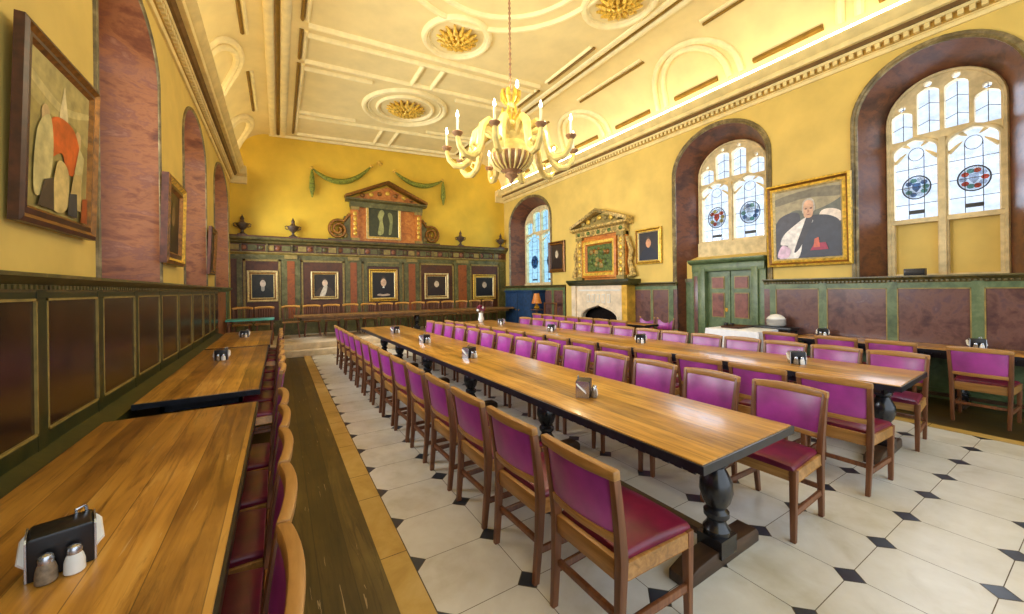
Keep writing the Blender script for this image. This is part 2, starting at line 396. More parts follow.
# ------------------------------------------------------------------ windows in the right wall
def ell(cx, cz, a, bb, n=20, t0=0): return [(cx + a * math.cos(2 * PI * k / n + t0), cz + bb * math.sin(2 * PI * k / n + t0)) for k in range(n)]
def light_head(c, hw, zb, zs, rise, n=8):   # pointed four-centred light outline
    pts = [(c - hw, zb), (c + hw, zb)]
    right = [(c + hw * (1 - (k / n) ** 1.9), zs + rise * (k / n) ** .72) for k in range(n + 1)]
    pts += right; pts += [(2 * c - p[0], p[1]) for p in right[::-1][1:]]
    return pts
def window(name, arch, zlow, roundels, blank, zmid, pane=None):
    pane = pane or g_clear
    c, hw, zs, rise, sill, ihw = arch
    root = empty(name, (XR + DEPTH, c, 0), -PI / 2); root['kind'] = 'structure'
    W = ihw; top = arch_pts(0, W, zs, rise * .72)
    outer = [(-W, sill if blank else zlow - .3)] + top[::-1] + [(W, sill if blank else zlow - .3)]
    holes = []; mull = .055; lw = (W - .07 - mull) / 2
    up = zs + rise * .72 - zmid
    glass = []
    for s_ in (-1, 1):
        cc = s_ * (mull + lw)
        h = light_head(cc, lw, zlow, zmid - .05, .2); holes.append(h)
        for dx, dz, a_, b_ in ((0, .27, .085, .085), (-.15, .20, .1, .07), (.15, .2, .1, .07)):
            pass
        if blank: holes.append([(cc - lw, sill + .05), (cc + lw, sill + .05), (cc + lw, zlow - .06), (cc - lw, zlow - .06)])
    # four upper lights, cut by the arch
    uw = (2 * W - .10 - 3 * .05) / 4
    for k in range(4):
        cc = -W + .05 + uw / 2 + k * (uw + .05)
        u = (abs(cc) + uw * .45) / W
        ztop = zs + rise * .72 * math.sqrt(max(0, 1 - u * u)) - .05
        inner_side = abs(cc) < W * .5
        zb = zmid + (.12 if inner_side else .10) + (.10 if inner_side else .06)
        zb = max(zb, zmid + .17)
        holes.append(light_head(cc, uw / 2, zb, ztop - .16, .10))
        holes.append(ell(cc, ztop - .005, .045, .045, 12))
    vs, fs = plate(outer, holes, .12)
    f = MB(); f.add([(v[0], v[2], v[1]) for v in vs], fs, stone_m)
    # raised mouldings: frame, mullion and the heads of the big lights
    f.box(-.035, .035, -.1, .02, sill if blank else zlow - .3, zmid + .1, stone_m)
    for s_ in (-1, 1):
        cc = s_ * (mull + lw)
        h = light_head(cc, lw + .03, zlow, zmid - .05, .23)[1:]
        f.tube([(p[0], -.06, p[1]) for p in h], .028, stone_m, 6)
    f.tube([(p[0] * .985, -.06, p[1] - .01) for p in outer], .03, stone_m, 6)
    if not blank: f.box(-W, W, -.125, .05, zlow - .36, zlow - .04, stone_m)
    fr = f.build('window_frame', root)
    if blank:
        p = MB(); p.quad((-W + .02, .02, sill), (W - .02, .02, sill), (W - .02, .02, zlow - .03), (-W + .02, .02, zlow - .03), yellow)
        p.box(-W, W, -.08, .05, zlow - .075, zlow - .02, stone_m)
        p.build('blank_panel', root)
    g = MB(); g.quad((-W, .03, zlow - .02), (W, .03, zlow - .02), (W, .03, zs + rise), (-W, .03, zs + rise), g_clear)
    # only inside the arched outline
    g = MB(); go = [(-W + .02, zlow - .01)] + [(p[0] * .97, p[1] - .02) for p in top[::-1]] + [(W - .02, zlow - .01)]
    g.add([(p[0], .03, p[1]) for p in go], [range(len(go))], pane); g.build('glass', root)
    l = MB(); r = .006
    for s_, cols in zip((-1, 1), roundels):
        cc = s_ * (mull + lw)
        for z in (zlow + .22 * (zmid - zlow), zlow + .47 * (zmid - zlow), zlow + .74 * (zmid - zlow)): l.tube([(cc - lw, .02, z), (cc + lw, .02, z)], r, lead, 4)
        for dx in (-.36, .36): l.tube([(cc + dx * lw, .02, zlow), (cc + dx * lw, .02, zmid - .06)], r, lead, 4)
        l.tube([(cc + .36 * lw * math.cos(t * PI / 8), .02, zmid - .06 + .1 * math.sin(t * PI / 8)) for t in range(17)], r, lead, 4)
        l.box(cc - .34 * lw, cc + .34 * lw, .012, .022, zlow + .08, zlow + .14, lead)
        # heraldic-like roundel of coloured glass
        rr = min(.66 * lw, .22); zc = zlow + .46 * (zmid - zlow)
        q = MB()
        q.add([(p[0], .016, p[1]) for p in ell(cc, zc, rr, rr * 1.15, 24)], [range(24)], cols[0])
        for k in range(10):
            a = 2 * PI * k / 10; m = cols[1 + k % (len(cols) - 1)]
            q.add([(p[0], .012, p[1]) for p in ell(cc + .66 * rr * math.cos(a), zc + .74 * rr * math.sin(a), .26 * rr, .24 * rr, 7, a)], [range(7)], m)
        q.add([(p[0], .012, p[1]) for p in ((cc - .3 * rr, zc + .45 * rr), (cc + .3 * rr, zc + .45 * rr), (cc + .3 * rr, zc - .1 * rr), (cc, zc - .5 * rr), (cc - .3 * rr, zc - .1 * rr))], [range(5)], cols[2])
        q.tube([(p[0], .012, p[1]) for p in ell(cc, zc, rr, rr * 1.15, 24) + [ell(cc, zc, rr, rr * 1.15, 24)[0]]], .009, lead, 5)
        q.build('stained_roundel', root)
        for sx in (-1, 1):   # tracery cusps dividing the head of the light into petals
            l.tube([(cc + sx * lw, .0, zmid - .16), (cc + sx * lw * .66, .0, zmid - .07), (cc + sx * lw * .44, .0, zmid - .02)], [.03, .022, .008], stone_m, 6)
            l.tube([(cc + sx * lw * .66, .0, zmid + .14), (cc + sx * lw * .4, .0, zmid + .08), (cc + sx * lw * .24, .0, zmid + .05)], [.035, .022, .008], stone_m, 6)
    for k in range(4):
        cc = -W + .05 + uw / 2 + k * (uw + .05)
        l.tube([(cc, .02, zmid + .15), (cc, .02, zs + rise * .5)], r, lead, 4)
        for zz in (.35 * up, .6 * up): l.tube([(cc - uw / 2, .02, zmid + zz), (cc, .02, zmid + zz + .05), (cc + uw / 2, .02, zmid + zz)], r, lead, 4)
    l.build('leading', root)
    return root
window('window_1', RIGHT[0], 2.64, [(g_grey, g_green, g_blue, g_grey), (g_grey, g_red, g_clear, g_red, g_green)], True, 3.72)
window('window_2', RIGHT[1], 2.66, [(g_grey, g_gold, g_red, g_grey), (g_grey, g_blue, g_grey, g_green)], False, 3.82)
window('window_3', RIGHT[2], 1.85, [(g_blue, g_grey, g_blue, g_green), (g_blue, g_grey, g_blue, g_gold)], False, 3.60, glass_mat('pale_blue_glass', (150, 188, 204)))
# left-hand windows (seen only through the light they let in)
for i, a in enumerate(LEFT):
    c, hw, zs, rise, sill, ihw = a
    root = empty('window_%d' % (4 + i), (XL - DEPTH, c, 0), PI / 2); root['kind'] = 'structure'
    top = arch_pts(0, ihw, zs, rise * .72); out = [(-ihw, sill)] + top[::-1] + [(ihw, sill)]
    lw = ihw / 2 - .08
    hs = [light_head(s_ * (lw + .05), lw, sill + .25, zs - .3, .3) for s_ in (-1, 1)]
    vs, fs = plate(out, hs, .12); f = MB(); f.add([(v[0], v[2], v[1]) for v in vs], fs, stone_m); f.build('window_frame', root)
    g = MB(); g.add([(p[0] * .97, .02, p[1] - .02) for p in out], [range(len(out))], g_clear); g.build('glass', root)

# wall below window_2 behind the door casing
b = MB()
b.box(XR + .25, XR + .3, 3.7, 5.62, 0, 2.2, yellow); b.box(XR + .22, XR + .25, 5.18, 5.56, 0, 1.72, green_right); b.box(XR + .2, XR + .25, 5.18, 5.56, 1.72, 1.8, ledge_m)
b.quad((XR + .25, 3.66, 2.2), (XR + .25, 5.64, 2.2), (XR + DEPTH, 5.5, 2.36), (XR + DEPTH, 3.8, 2.36), yellow)
struct(b, 'wall_behind_door')

# ------------------------------------------------------------------ cornices
def cornice(name, x, sgn, z0):
    """sgn=+1: the room lies towards +x"""
    b = MB()
    def run(prof, m): b.prism([(x + sgn * p, z0 + q) for p, q in prof], 'y', YN, YF, m)
    run([(0, 0), (.03, 0), (.045, .05), (.03, .07), (.03, .09), (0, .09)], cornice_m)
    run([(0, .09), (.05, .09), (.05, .17), (0, .17)], cornice_gold)
    run([(0, .17), (.11, .17), (.12, .21), (0, .21)], cornice_m)
    run([(0, .21), (.16, .21), (.2, .25), (0, .25)], cornice_brown)
    run([(0, .25), (.26, .25), (.27, .27), (.27, .33), (.30, .345), (.35, .41), (.37, .43), (.37, .46), (.30, .46), (.30, .42), (0, .42)], cornice_m)
    y = YN
    while y < YF - .1:
        b.box(min(x + sgn * .045, x + sgn * .1), max(x + sgn * .045, x + sgn * .1), y, y + .055, z0 + .098, z0 + .168, cornice_m); y += .105
    struct(b, name)
cornice('trim_3', XR, -1, 5.16)
cornice('trim_4', XL, 1, 4.80)
# returns of both cornices round the far corners
b = MB()
for x, sg, z0 in ((XL, 1, 4.80), (XR, -1, 5.16)):
    x0_, x1_ = sorted((x, x + sg * .42))
    b.prism([(YF, z0), (YF - .05, z0 + .02), (YF - .08, z0 + .2), (YF - .22, z0 + .25), (YF - .26, z0 + .34), (YF - .34, z0 + .46), (YF, z0 + .46)], 'x', x0_, x1_, cornice_m)
struct(b, 'trim_5')
# cove light tubes lying behind the cornice lips
for x, z, nm, lab in ((XR - .335, 5.655, 'window', 'glowing cove light strip on the cornice above the stained-glass windows'), (XL + .30, 5.285, 'picture', 'cove light strip hidden on the cornice above the tall dark-framed pictures')):
    m = MB(); m.tube([(x, YN + .2, z), (x, YF - .4, z)], .022, strip_m, 8)
    tag(m.build('cove_light_strip'), lab, 'light', 'cove light strips')

# ------------------------------------------------------------------ ceiling: flat with coves
FXL, FXR = -.22, 6.55
def cove(xc, zc, xf, n=10):
    zf = ceil_z(xf)
    return [(xc + (xf - xc) * (1 - math.cos(t * PI / 2 / n)), zc + (zf - zc) * math.sin(t * PI / 2 / n)) for t in range(n + 1)]
CL = cove(XL + .08, 5.22, FXL); CR = cove(XR - .08, 5.58, FXR)
b = MB()
pts = CL + CR[::-1]
for p, q in zip(pts, pts[1:]):
    b.quad((p[0], YN, p[1]), (q[0], YN, q[1]), (q[0], YF, q[1]), (p[0], YF, p[1]), plaster)
struct(b, 'ceiling')
def cz(x):
    for side in (CL, CR[::-1]):
        for (xa, za), (xb, zb) in zip(side, side[1:]):
            if min(xa, xb) <= x <= max(xa, xb): return za + (zb - za) * (x - xa) / (xb - xa)
    return ceil_z(x)
def rib(b, p, q, w=.055, h=.07, m=None, n=1):
    """moulding lying under the ceiling from p=(x,y) to q"""
    m = m or plaster_rib
    p, q = Vector(p), Vector(q); d = (q - p).normalized(); s_ = Vector((-d.y, d.x)); secs = []
    for k in range(n + 1):
        c = p.lerp(q, k / n)
        secs.append([(c.x + s_.x * u, c.y + s_.y * u, cz(c.x + s_.x * u) - v) for u, v in ((-w, -.01), (-w * .8, h * .5), (-w * .3, h), (w * .3, h), (w * .8, h * .5), (w, -.01))])
    b.sections(secs, m)
def ring(b, cx, cy, r, w=.05, h=.05, m=None, a0=0, a1=2 * PI, n=48):
    m = m or plaster_rib; secs = []
    full = abs(a1 - a0 - 2 * PI) < 1e-6
    for k in range(n + (0 if full else 1)):
        t = a0 + (a1 - a0) * k / n
        secs.append([(cx + (r + u) * math.cos(t), cy + (r + u) * math.sin(t), ceil_z(cx + (r + u) * math.cos(t)) - v) for u, v in ((-w, -.01), (-w * .8, h * .5), (-w * .3, h), (w * .3, h), (w * .8, h * .5), (w, -.01))])
    if full: secs.append(secs[0])
    b.sections(secs, m, closed=full)
BC = (2.95, 4.65)
b = MB()
ring(b, *BC, 1.80, .06, .06); ring(b, *BC, 1.45, .06, .05)
for yy in (7.72, 8.02, 8.95, 9.25, 11.55, 11.85, 13.2):
    if yy in (9.25, 11.55):
        rib(b, (.5, yy), (1.9, yy)); rib(b, (3.98, yy), (5.6, yy)); continue
    rib(b, (.5, yy), (5.6, yy))
for xx in (2.74, 3.22): rib(b, (xx, 8.02), (xx, 8.95)); rib(b, (xx, 11.85), (xx, 13.2))
for yy in (1.5, 1.2): rib(b, (.62, yy), (5.6, yy))
for ya, yb in ((9.1, 13.2), (7.9, 8.9), (1.35, 7.6)): rib(b, (.40, ya), (.40, yb), .035, .05, plaster_dark); rib(b, (.48, ya), (.48, yb), .04, .05)
for ya, yb in ((5.9, 7.5), (7.9, 8.9), (9.3, 13.2), (1.5, 4.1)): rib(b, (5.72, ya), (5.72, yb), .035, .05, plaster_dark); rib(b, (5.63, ya), (5.63, yb), .04, .05)
struct(b, 'trim_6')
# long dark gilt grooves and broad plaster beams beside them
b = MB()
for xx in (.02, 6.12):
    rib(b, (xx, YN), (xx, YF), .045, .03, plaster_dark)
    for dx in (-.13, .13): rib(b, (xx + dx, YN), (xx + dx, YF), .085, .05, plaster_rib)
rib(b, (-.22, YF - .06), (6.5, YF - .06), .06, .06, plaster_rib, 6)
struct(b, 'trim_7')
# cove mouldings: blind lunette arches and short dark grooves
def on_cove(x, y, dz=.03): return (x, y, cz(x) - dz)
def cvp(prof, t, y, d=.03):
    f = t * (len(prof) - 1); i = min(int(f), len(prof) - 2); u = f - i
    x = prof[i][0] + (prof[i + 1][0] - prof[i][0]) * u; z = prof[i][1] + (prof[i + 1][1] - prof[i][1]) * u
    return (x + (d * .7 if prof is CL else -d * .7), y, z - d * .5)
b = MB()
for prof, ys in ((CR, (1.5, 5.0, 8.5, 12.0)), (CL, (2.1, 5.6, 9.1, 12.55))):
    for yc in ys:
        for w_, tt in ((.74, .66), (.98, .72)):
            b.tube([cvp(prof, .17 + (tt - .17) * math.sin(PI * k / 16) ** .75, min(YF - .1, yc - w_ * math.cos(PI * k / 16) * (1 - .1 * math.sin(PI * k / 16))), .01) for k in range(17)], .065, plaster_rib, 8)
        b.tube([cvp(prof, .21, yc - .5, .0), cvp(prof, .21, min(YF - .1, yc + .5), .0)], .06, plaster_dark, 6)
    for ya, yb in zip(ys, ys[1:]):
        b.tube([cvp(prof, .78, ya + .7, .0), cvp(prof, .78, yb - .7, .0)], .034, plaster_dark, 6)
        b.tube([cvp(prof, .83, ya + .7, .0), cvp(prof, .83, yb - .7, .0)], .04, plaster_rib, 6)
        b.tube([cvp(prof, .21, ya + 1.2, .0), cvp(prof, .21, yb - 1.2, .0)], .06, plaster_dark, 6)
struct(b, 'trim_8')
# gilt rosettes
def rosette(x, y, r_out, r_in, r_f, label, petals):
    root = empty('ceiling_rosette', (x, y, ceil_z(x)))
    a = MB(); a.M = Matrix.Translation((-x, -y, -ceil_z(x)))
    ring(a, x, y, r_out, .07, .07); ring(a, x, y, r_out * .9, .03, .03)
    if r_in: ring(a, x, y, r_in, .05, .06)
    a.build('plaster_ring', root)
    f = MB()
    for lay, (n, rr, zz) in enumerate(((petals, r_f, -.03), (petals - 4, r_f * .72, -.07), (7, r_f * .42, -.11))):
        for k in range(n):
            t = 2 * PI * (k + .5 * lay) / n
            f.tube([(rr * .15 * math.cos(t), rr * .15 * math.sin(t), zz), (rr * .6 * math.cos(t), rr * .6 * math.sin(t), zz - .05), (rr * math.cos(t), rr * math.sin(t), zz + .01)], [.03, .055 * rr / .4, .02], gold, 6)
    f.ball((0, 0, -.12), .07, gold); f.build('gilt_flower', root)
    tag(root, label, 'ceiling rosette', 'gilt ceiling rosettes')
rosette(2.98, 10.3, 1.05, .72, .5, 'gilt sunburst ceiling rosette inside two plaster rings, closest to the far wall', 18)
rosette(3.03, 6.9, .62, 0, .40, 'gilt leafy ceiling rosette behind the chandelier chain, in one ring', 15)
rosette(5.2, 4.72, .62, 0, .42, 'gilt leafy ceiling rosette cut by the top edge, beside the cove', 15)

# ------------------------------------------------------------------ wainscot on the long walls
def wainscot(name, x, sgn, stiles, zt, zp1, zp0, mp, mg, y0, y1, skip=()):
    """sgn=+1: room towards +x. stiles: list of (y_lo, y_hi) of the uprights between panels"""
    b = MB()
    def bx(w0, w1, ya, yb, za, zb, m):
        xa, xb = sorted((x + sgn * w0, x + sgn * w1)); b.box(xa, xb, ya, yb, za, zb, m)
    def run(prof, m, ya, yb): b.prism([(x + sgn * p, q) for p, q in prof], 'y', ya, yb, m)
    segs = [(y0, y1)]
    for s0, s1 in skip:
        segs = [r for (a, c) in segs for r in (((a, s0), (s1, c)) if a < s0 < c else ((a, c),))]
    for a, c in segs:
        bx(0, .044, a, c, 0, zt - .05, mp)                      # panel field
        run([(0, zt - .1), (.05, zt - .1), (.06, zt - .06), (.1, zt - .03), (.13, zt - .02), (.13, zt), (0, zt)], ledge_m, a, c)
        bx(.03, .05, a, c, zp1, zt - .08, mg); bx(.03, .05, a, c, .12, zp0, mg); bx(0, .07, a, c, 0, .14, mg)
        n = int((c - a) / .05)
        for k in range(n): bx(.05, .075, a + k * .05, a + k * .05 + .025, zt - .085, zt - .06, ledge_m)
    for (ya, yb) in stiles:
        bx(.03, .053, ya, yb, .1, zt - .075, mg)
    ys = sorted(stiles)
    for (s0, s1), (t0, t1) in zip(ys, ys[1:]):
        if any(abs((s1 + t0) / 2 - (k0 + k1) / 2) < .9 for k0, k1 in skip): continue
        for ya, yb, za, zb in ((s1, s1 + .013, zp0, zp1), (t0 - .013, t0, zp0, zp1), (s1, t0, zp0, zp0 + .014), (s1, t0, zp1 - .014, zp1)):
            bx(.03, .056, ya, yb, za, zb, bead_gold)
    struct(b, name)
ls = [(3.32 - .91 * k, 3.43 - .91 * k) for k in range(1, 6)] + [(3.32, 3.43), (4.19, 4.29), (5.08, 5.17), (5.98, 6.07), (6.91, 7.0), (7.9, 7.99), (8.93, 9.02), (9.76, 9.86), (10.4, 10.5)]
ls = [(a_ * .955, b_ * .955) for a_, b_ in ls]
wainscot('wainscot_left', XL, 1, ls, 1.735, 1.60, .84, panel_left, green_left, YN, 10.5)
rs = [(1.04 - .85 * k, 1.15 - .85 * k) for k in range(1, 4)] + [(1.04, 1.15), (1.875, 1.985), (2.74, 2.85), (3.52, 3.62)] + [(5.7, 5.82), (6.28, 6.33), (6.9, 7.0)] + [(9.7, 9.8), (10.3, 10.4), (11.1, 11.2), (11.9, 12.0), (12.7, 12.8), (13.5, 13.6)]
wainscot('wainscot_right', XR, -1, rs, 1.735, 1.555, .62, panel_right, green_right, YN, YF, skip=((3.72, 5.60), (7.0, 9.7)))
b = MB(); b.prism([(XL + .03, .60), (XL + .16, .60), (XL + .18, .66), (XL + .17, .70), (XL + .03, .76)], 'y', YN, 10.3, green_left); struct(b, 'trim_10')
# pale marbled pilaster closing the left wainscot
b = MB(); b.box(XL, XL + .05, 10.5, 11.9, .14, 1.64, grey_marble); b.box(XL, XL + .07, 11.9, 12.5, .14, 1.64, green_right)
b.prism([(XL, 1.635), (XL + .05, 1.635), (XL + .13, 1.715), (XL + .13, 1.735), (XL, 1.735)], 'y', 10.5, 12.6, green_right)
b.box(XL, XL + .09, 10.5, 12.5, .1, .3, green_left)
struct(b, 'trim_9')

# ------------------------------------------------------------------ door in the right wall
def build_door():
    root = empty('door_1', (XR, 4.43, 0), -PI / 2); root['kind'] = 'structure'
    c = MB()
    c.box(-.80, -.60, -.02, .26, 0, 2.0, green_right); c.box(.58, .73, -.02, .26, 0, 2.0, green_right)
    c.box(-.63, -.48, -.06, .26, 0, 2.0, green_right); c.box(.48, .60, -.06, .26, 0, 2.0, green_right)
    c.box(-.79, .72, -.05, .26, 1.94, 2.1, green_right)
    c.prism([(-.02, 2.09), (-.12, 2.14), (-.14, 2.17), (-.14, 2.2), (.26, 2.2), (.26, 2.09)], 'x', -.84, .75, green_right)
    c.box(-.76, -.66, -.03, 0, .25, 1.85, panel_right)
    c.build('door_casing', root, .006)
    for s_ in (-1, 1):
        x0_, x1_ = ((-.48, -.01) if s_ < 0 else (.0, .48))
        d = MB(); d.box(x0_, x1_, .06, .1, .02, 1.94, green_right)
        for za, zb in ((1.56, 1.82), (.95, 1.48), (.16, .72)):
            d.box(x0_ + .095, x1_ - .095, .045, .06, za, zb, bead_gold)
            d.box(x0_ + .115, x1_ - .115, .035, .06, za + .02, zb - .02, panel_door)
        if s_ < 0: d.box(x1_ - .02, x1_ + .025, .035, .06, .02, 1.94, green_right)
        leaf = d.build('door_leaf', root)
        h = MB(); hx = x1_ - .05 if s_ < 0 else x0_ + .06
        h.M = Matrix.Translation((hx, .0, .82)) @ Matrix.Rotation(PI / 2, 4, 'X')
        h.lathe([(.028, -.06), (.028, -.05), (.012, -.045), (.012, -.01), (.03, .0), (.036, .015), (.03, .03), (.01, .036)], iron, seg=12)
        h.build('door_knob', leaf)
        if s_ < 0:
            h = MB(); h.M = Matrix.Translation((hx, .03, 1.12)); h.box(-.025, .025, 0, .03, -.04, .04, brass); h.build('lock_plate', leaf)
build_door()

# ------------------------------------------------------------------ far wall panelling
def far_panelling():
    b = MB(); y = YF; zb, z3 = .29, 3.26
    b.box(XL, XR, y - .05, y, zb, 2.75, panel_far)
    b.box(XL, XR, y - .09, y, zb, .75, green_far)
    b.box(XL, XR, y - .075, y, 2.60, 2.78, green_far)                       # architrave
    b.prism([(y - .075, 2.74), (y - .13, 2.79), (y - .13, 2.82), (y, 2.82), (y, 2.74)], 'x', XL, XR, bead_gold)
    b.box(XL, XR, y - .1, y, 2.82, 3.06, panel_far)                        # frieze
    b.prism([(y - .1, 3.05), (y - .16, 3.09), (y - .17, 3.13), (y - .28, 3.17), (y - .3, 3.23), (y - .3, z3), (y, z3), (y, 3.05)], 'x', XL, XR, ledge_m)
    b.box(XL, XR, y - .31, y, z3 - .02, z3 + .015, panel_far)
    x = XL + .1; k = 0
    while x < XR - .1:
        m = (bead_gold, grey_marble, green_far, ledge_m)[k % 4]
        if k % 2: b.ball((x, y - .1, 2.94), .075, m, 10, 6, (1, .4, 1))
        else: b.box(x - .11, x + .11, y - .125, y - .09, 2.86, 3.02, m)
        if k % 3 == 0: b.box(x + .13, x + .17, y - .16, y - .09, 2.82, 3.06, ledge_m)
        x += .215; k += 1
    pil = [(-1.05, -.92), (.06, .56), (1.86, 2.36), (3.80, 4.34), (5.72, 6.36), (7.7, 7.95)]
    for xa, xb in pil:
        b.box(xa, xb, y - .1, y, zb, 2.66, green_far); 
        if xb - xa > .3:
            b.box(xa + .15, xb - .15, y - .115, y, .8, 2.56, pil_marble)
            b.box(xa + .08, xb - .08, y - .16, y, 2.62, 2.74, bead_gold)
        b.box(xa - .03, xb + .03, y - .14, y, zb, .8, green_far)
    for (xa, xb), (xc, xd) in zip(pil, pil[1:]):
        b.box(xb + .02, xb + .08, y - .07, y, .75, 2.62, bead_gold); b.box(xc - .08, xc - .02, y - .07, y, .75, 2.62, bead_gold)
        b.box(xb + .02, xc - .02, y - .07, y, 2.54, 2.6, bead_gold)
    b.box(2.45, 2.55, y - .09, y, .75, 2.6, green_far); b.box(3.62, 3.72, y - .09, y, .75, 2.6, green_far); b.box(2.45, 3.72, y - .1, y, 2.45, 2.56, green_far)
    struct(b, 'wainscot_far')
far_panelling()

# ------------------------------------------------------------------ framed pictures
def frame_mesh(w, h, prof, mats):
    b = MB()
    for (i0, d0), (i1, d1), m in zip(prof, prof[1:], mats):
        A = [(-w / 2 + i0, -d0, i0), (w / 2 - i0, -d0, i0), (w / 2 - i0, -d0, h - i0), (-w / 2 + i0, -d0, h - i0)]
        B = [(-w / 2 + i1, -d1, i1), (w / 2 - i1, -d1, i1), (w / 2 - i1, -d1, h - i1), (-w / 2 + i1, -d1, h - i1)]
        b.add(A + B, [(k, (k + 1) % 4, 4 + (k + 1) % 4, 4 + k) for k in range(4)], m)
    return b
def paint(c, name=None): return plain(name or 'oil_%d_%d_%d' % tuple(int(x) for x in c), c, .42, .4, var=.14, scale=11)
def bez(pts, n=6):     # closed smooth outline (Catmull-Rom)
    out = []; N = len(pts)
    for i in range(N):
        p0, p1, p2, p3 = (Vector(pts[(i + k) % N]) for k in (-1, 0, 1, 2))
        for k in range(n):
            t = k / n
            out.append(.5 * ((2 * p1) + (p2 - p0) * t + (2 * p0 - 5 * p1 + 4 * p2 - p3) * t * t + (3 * p1 - p0 - 3 * p2 + p3) * t ** 3))
    return [(min(1, max(0, v[0])), min(1, max(0, v[1]))) for v in out]
def picture(name, loc, rz, w, h, fw, style, patches, bg, label, cat='painting', group=None, tilt=0, depth=.06):
    root = empty(name, loc, rz); root.rotation_euler = (-tilt, 0, rz)
    mats = {'antique': [frame_brown, gilt_dark, gold, frame_brown, gilt_dark], 'gold': [gold, gold, gilt_dark, gold, gilt_pale], 'brown': [frame_brown, frame_brown, gilt_dark, frame_brown, gilt_dark], 'pale': [gilt_dark, gilt_pale, gilt_pale, gilt_dark, gilt_pale], 'dark': [frame_brown, gilt_dark, frame_brown, gilt_dark, frame_brown]}[style]
    d = depth
    f = frame_mesh(w, h, [(0, 0), (0, d * .8), (fw * .25, d), (fw * .5, d * .6), (fw * .8, d * .75), (fw, d * .3)], mats)
    f.build('picture_frame', root, angle=20)
    c = MB(); cw, ch = w - 2 * fw, h - 2 * fw
    def P(p, k): return (-cw / 2 + p[0] * cw, -d * .3 - .0012 * k, fw + p[1] * ch)
    c.add([P(p, 0) for p in ((0, 0), (1, 0), (1, 1), (0, 1))], [range(4)], paint(bg))
    for k, (pts, col) in enumerate(patches):
        q = bez(pts) if len(pts) > 4 or len(pts) == 3 else pts
        vs, fs = plate(q, [], 0)
        c.add([P(p, k + 1) for p in vs], fs, paint(col))
    c.build('canvas', root)
    tag(root, label, cat, group); return root
def bust(face=(196, 160, 120), robe=(34, 28, 26), extra=()):
    return [([(.05, 0), (.95, 0), (.86, .3), (.62, .46), (.5, .5), (.38, .46), (.14, .3)], robe),
            ([(.5, .44), (.61, .52), (.63, .64), (.58, .76), (.5, .8), (.42, .76), (.37, .64), (.39, .52)], face),
            ([(.36, .64), (.4, .78), (.5, .85), (.6, .78), (.64, .64), (.58, .73), (.5, .77), (.42, .73)], (70, 56, 44))] + list(extra)
col_white = (222, 216, 204)
zf = YF - .06
pics = 'portraits on the far panelling'
picture('framed_portrait', (-.42, zf, 1.33), 0, .78, .93, .12, 'pale', bust((206, 190, 170), (30, 32, 30), [([(.44, .3), (.56, .3), (.58, .46), (.5, .48), (.42, .46)], (150, 146, 136))]), (44, 42, 34), 'pale silver-framed portrait hanging in the panel closest to the left wall', group=pics)
picture('framed_portrait', (1.25, zf, 1.36), 0, .80, .89, .10, 'pale', bust((216, 190, 160), (66, 52, 40), [([(.25, 0), (.48, 0), (.62, .44), (.5, .52), (.36, .3)], (200, 190, 170))]), (42, 34, 26), 'pale-framed portrait of a figure in white, between first and second marbled pilasters', group=pics)
picture('framed_portrait', (3.08, zf, 1.25), 0, .96, 1.10, .12, 'gold', bust((206, 172, 140), (26, 20, 20), [([(.2, .1), (.5, .06), (.8, .1), (.7, .16), (.5, .14), (.3, .16)], (170, 150, 130)), ([(.45, .4), (.55, .4), (.5, .47)], (220, 214, 200))]), (30, 24, 18), 'bright gold-framed portrait of a dark-robed sitter under the carved pediment', group=pics)
picture('framed_portrait', (5.0, zf, 1.28), 0, .94, .95, .12, 'pale', bust((206, 182, 150), (42, 28, 26)), (52, 40, 28), 'thin pale-framed dark portrait on the far panelling, between the gold-framed one and corner one', group=pics)
picture('framed_portrait', (7.0, zf, 1.22), 0, 1.0, .98, .13, 'gold', bust((190, 168, 140), (26, 22, 24)), (34, 30, 26), 'dark portrait in orange-gilt frame, on far panelling next to the right-hand corner', group=pics)
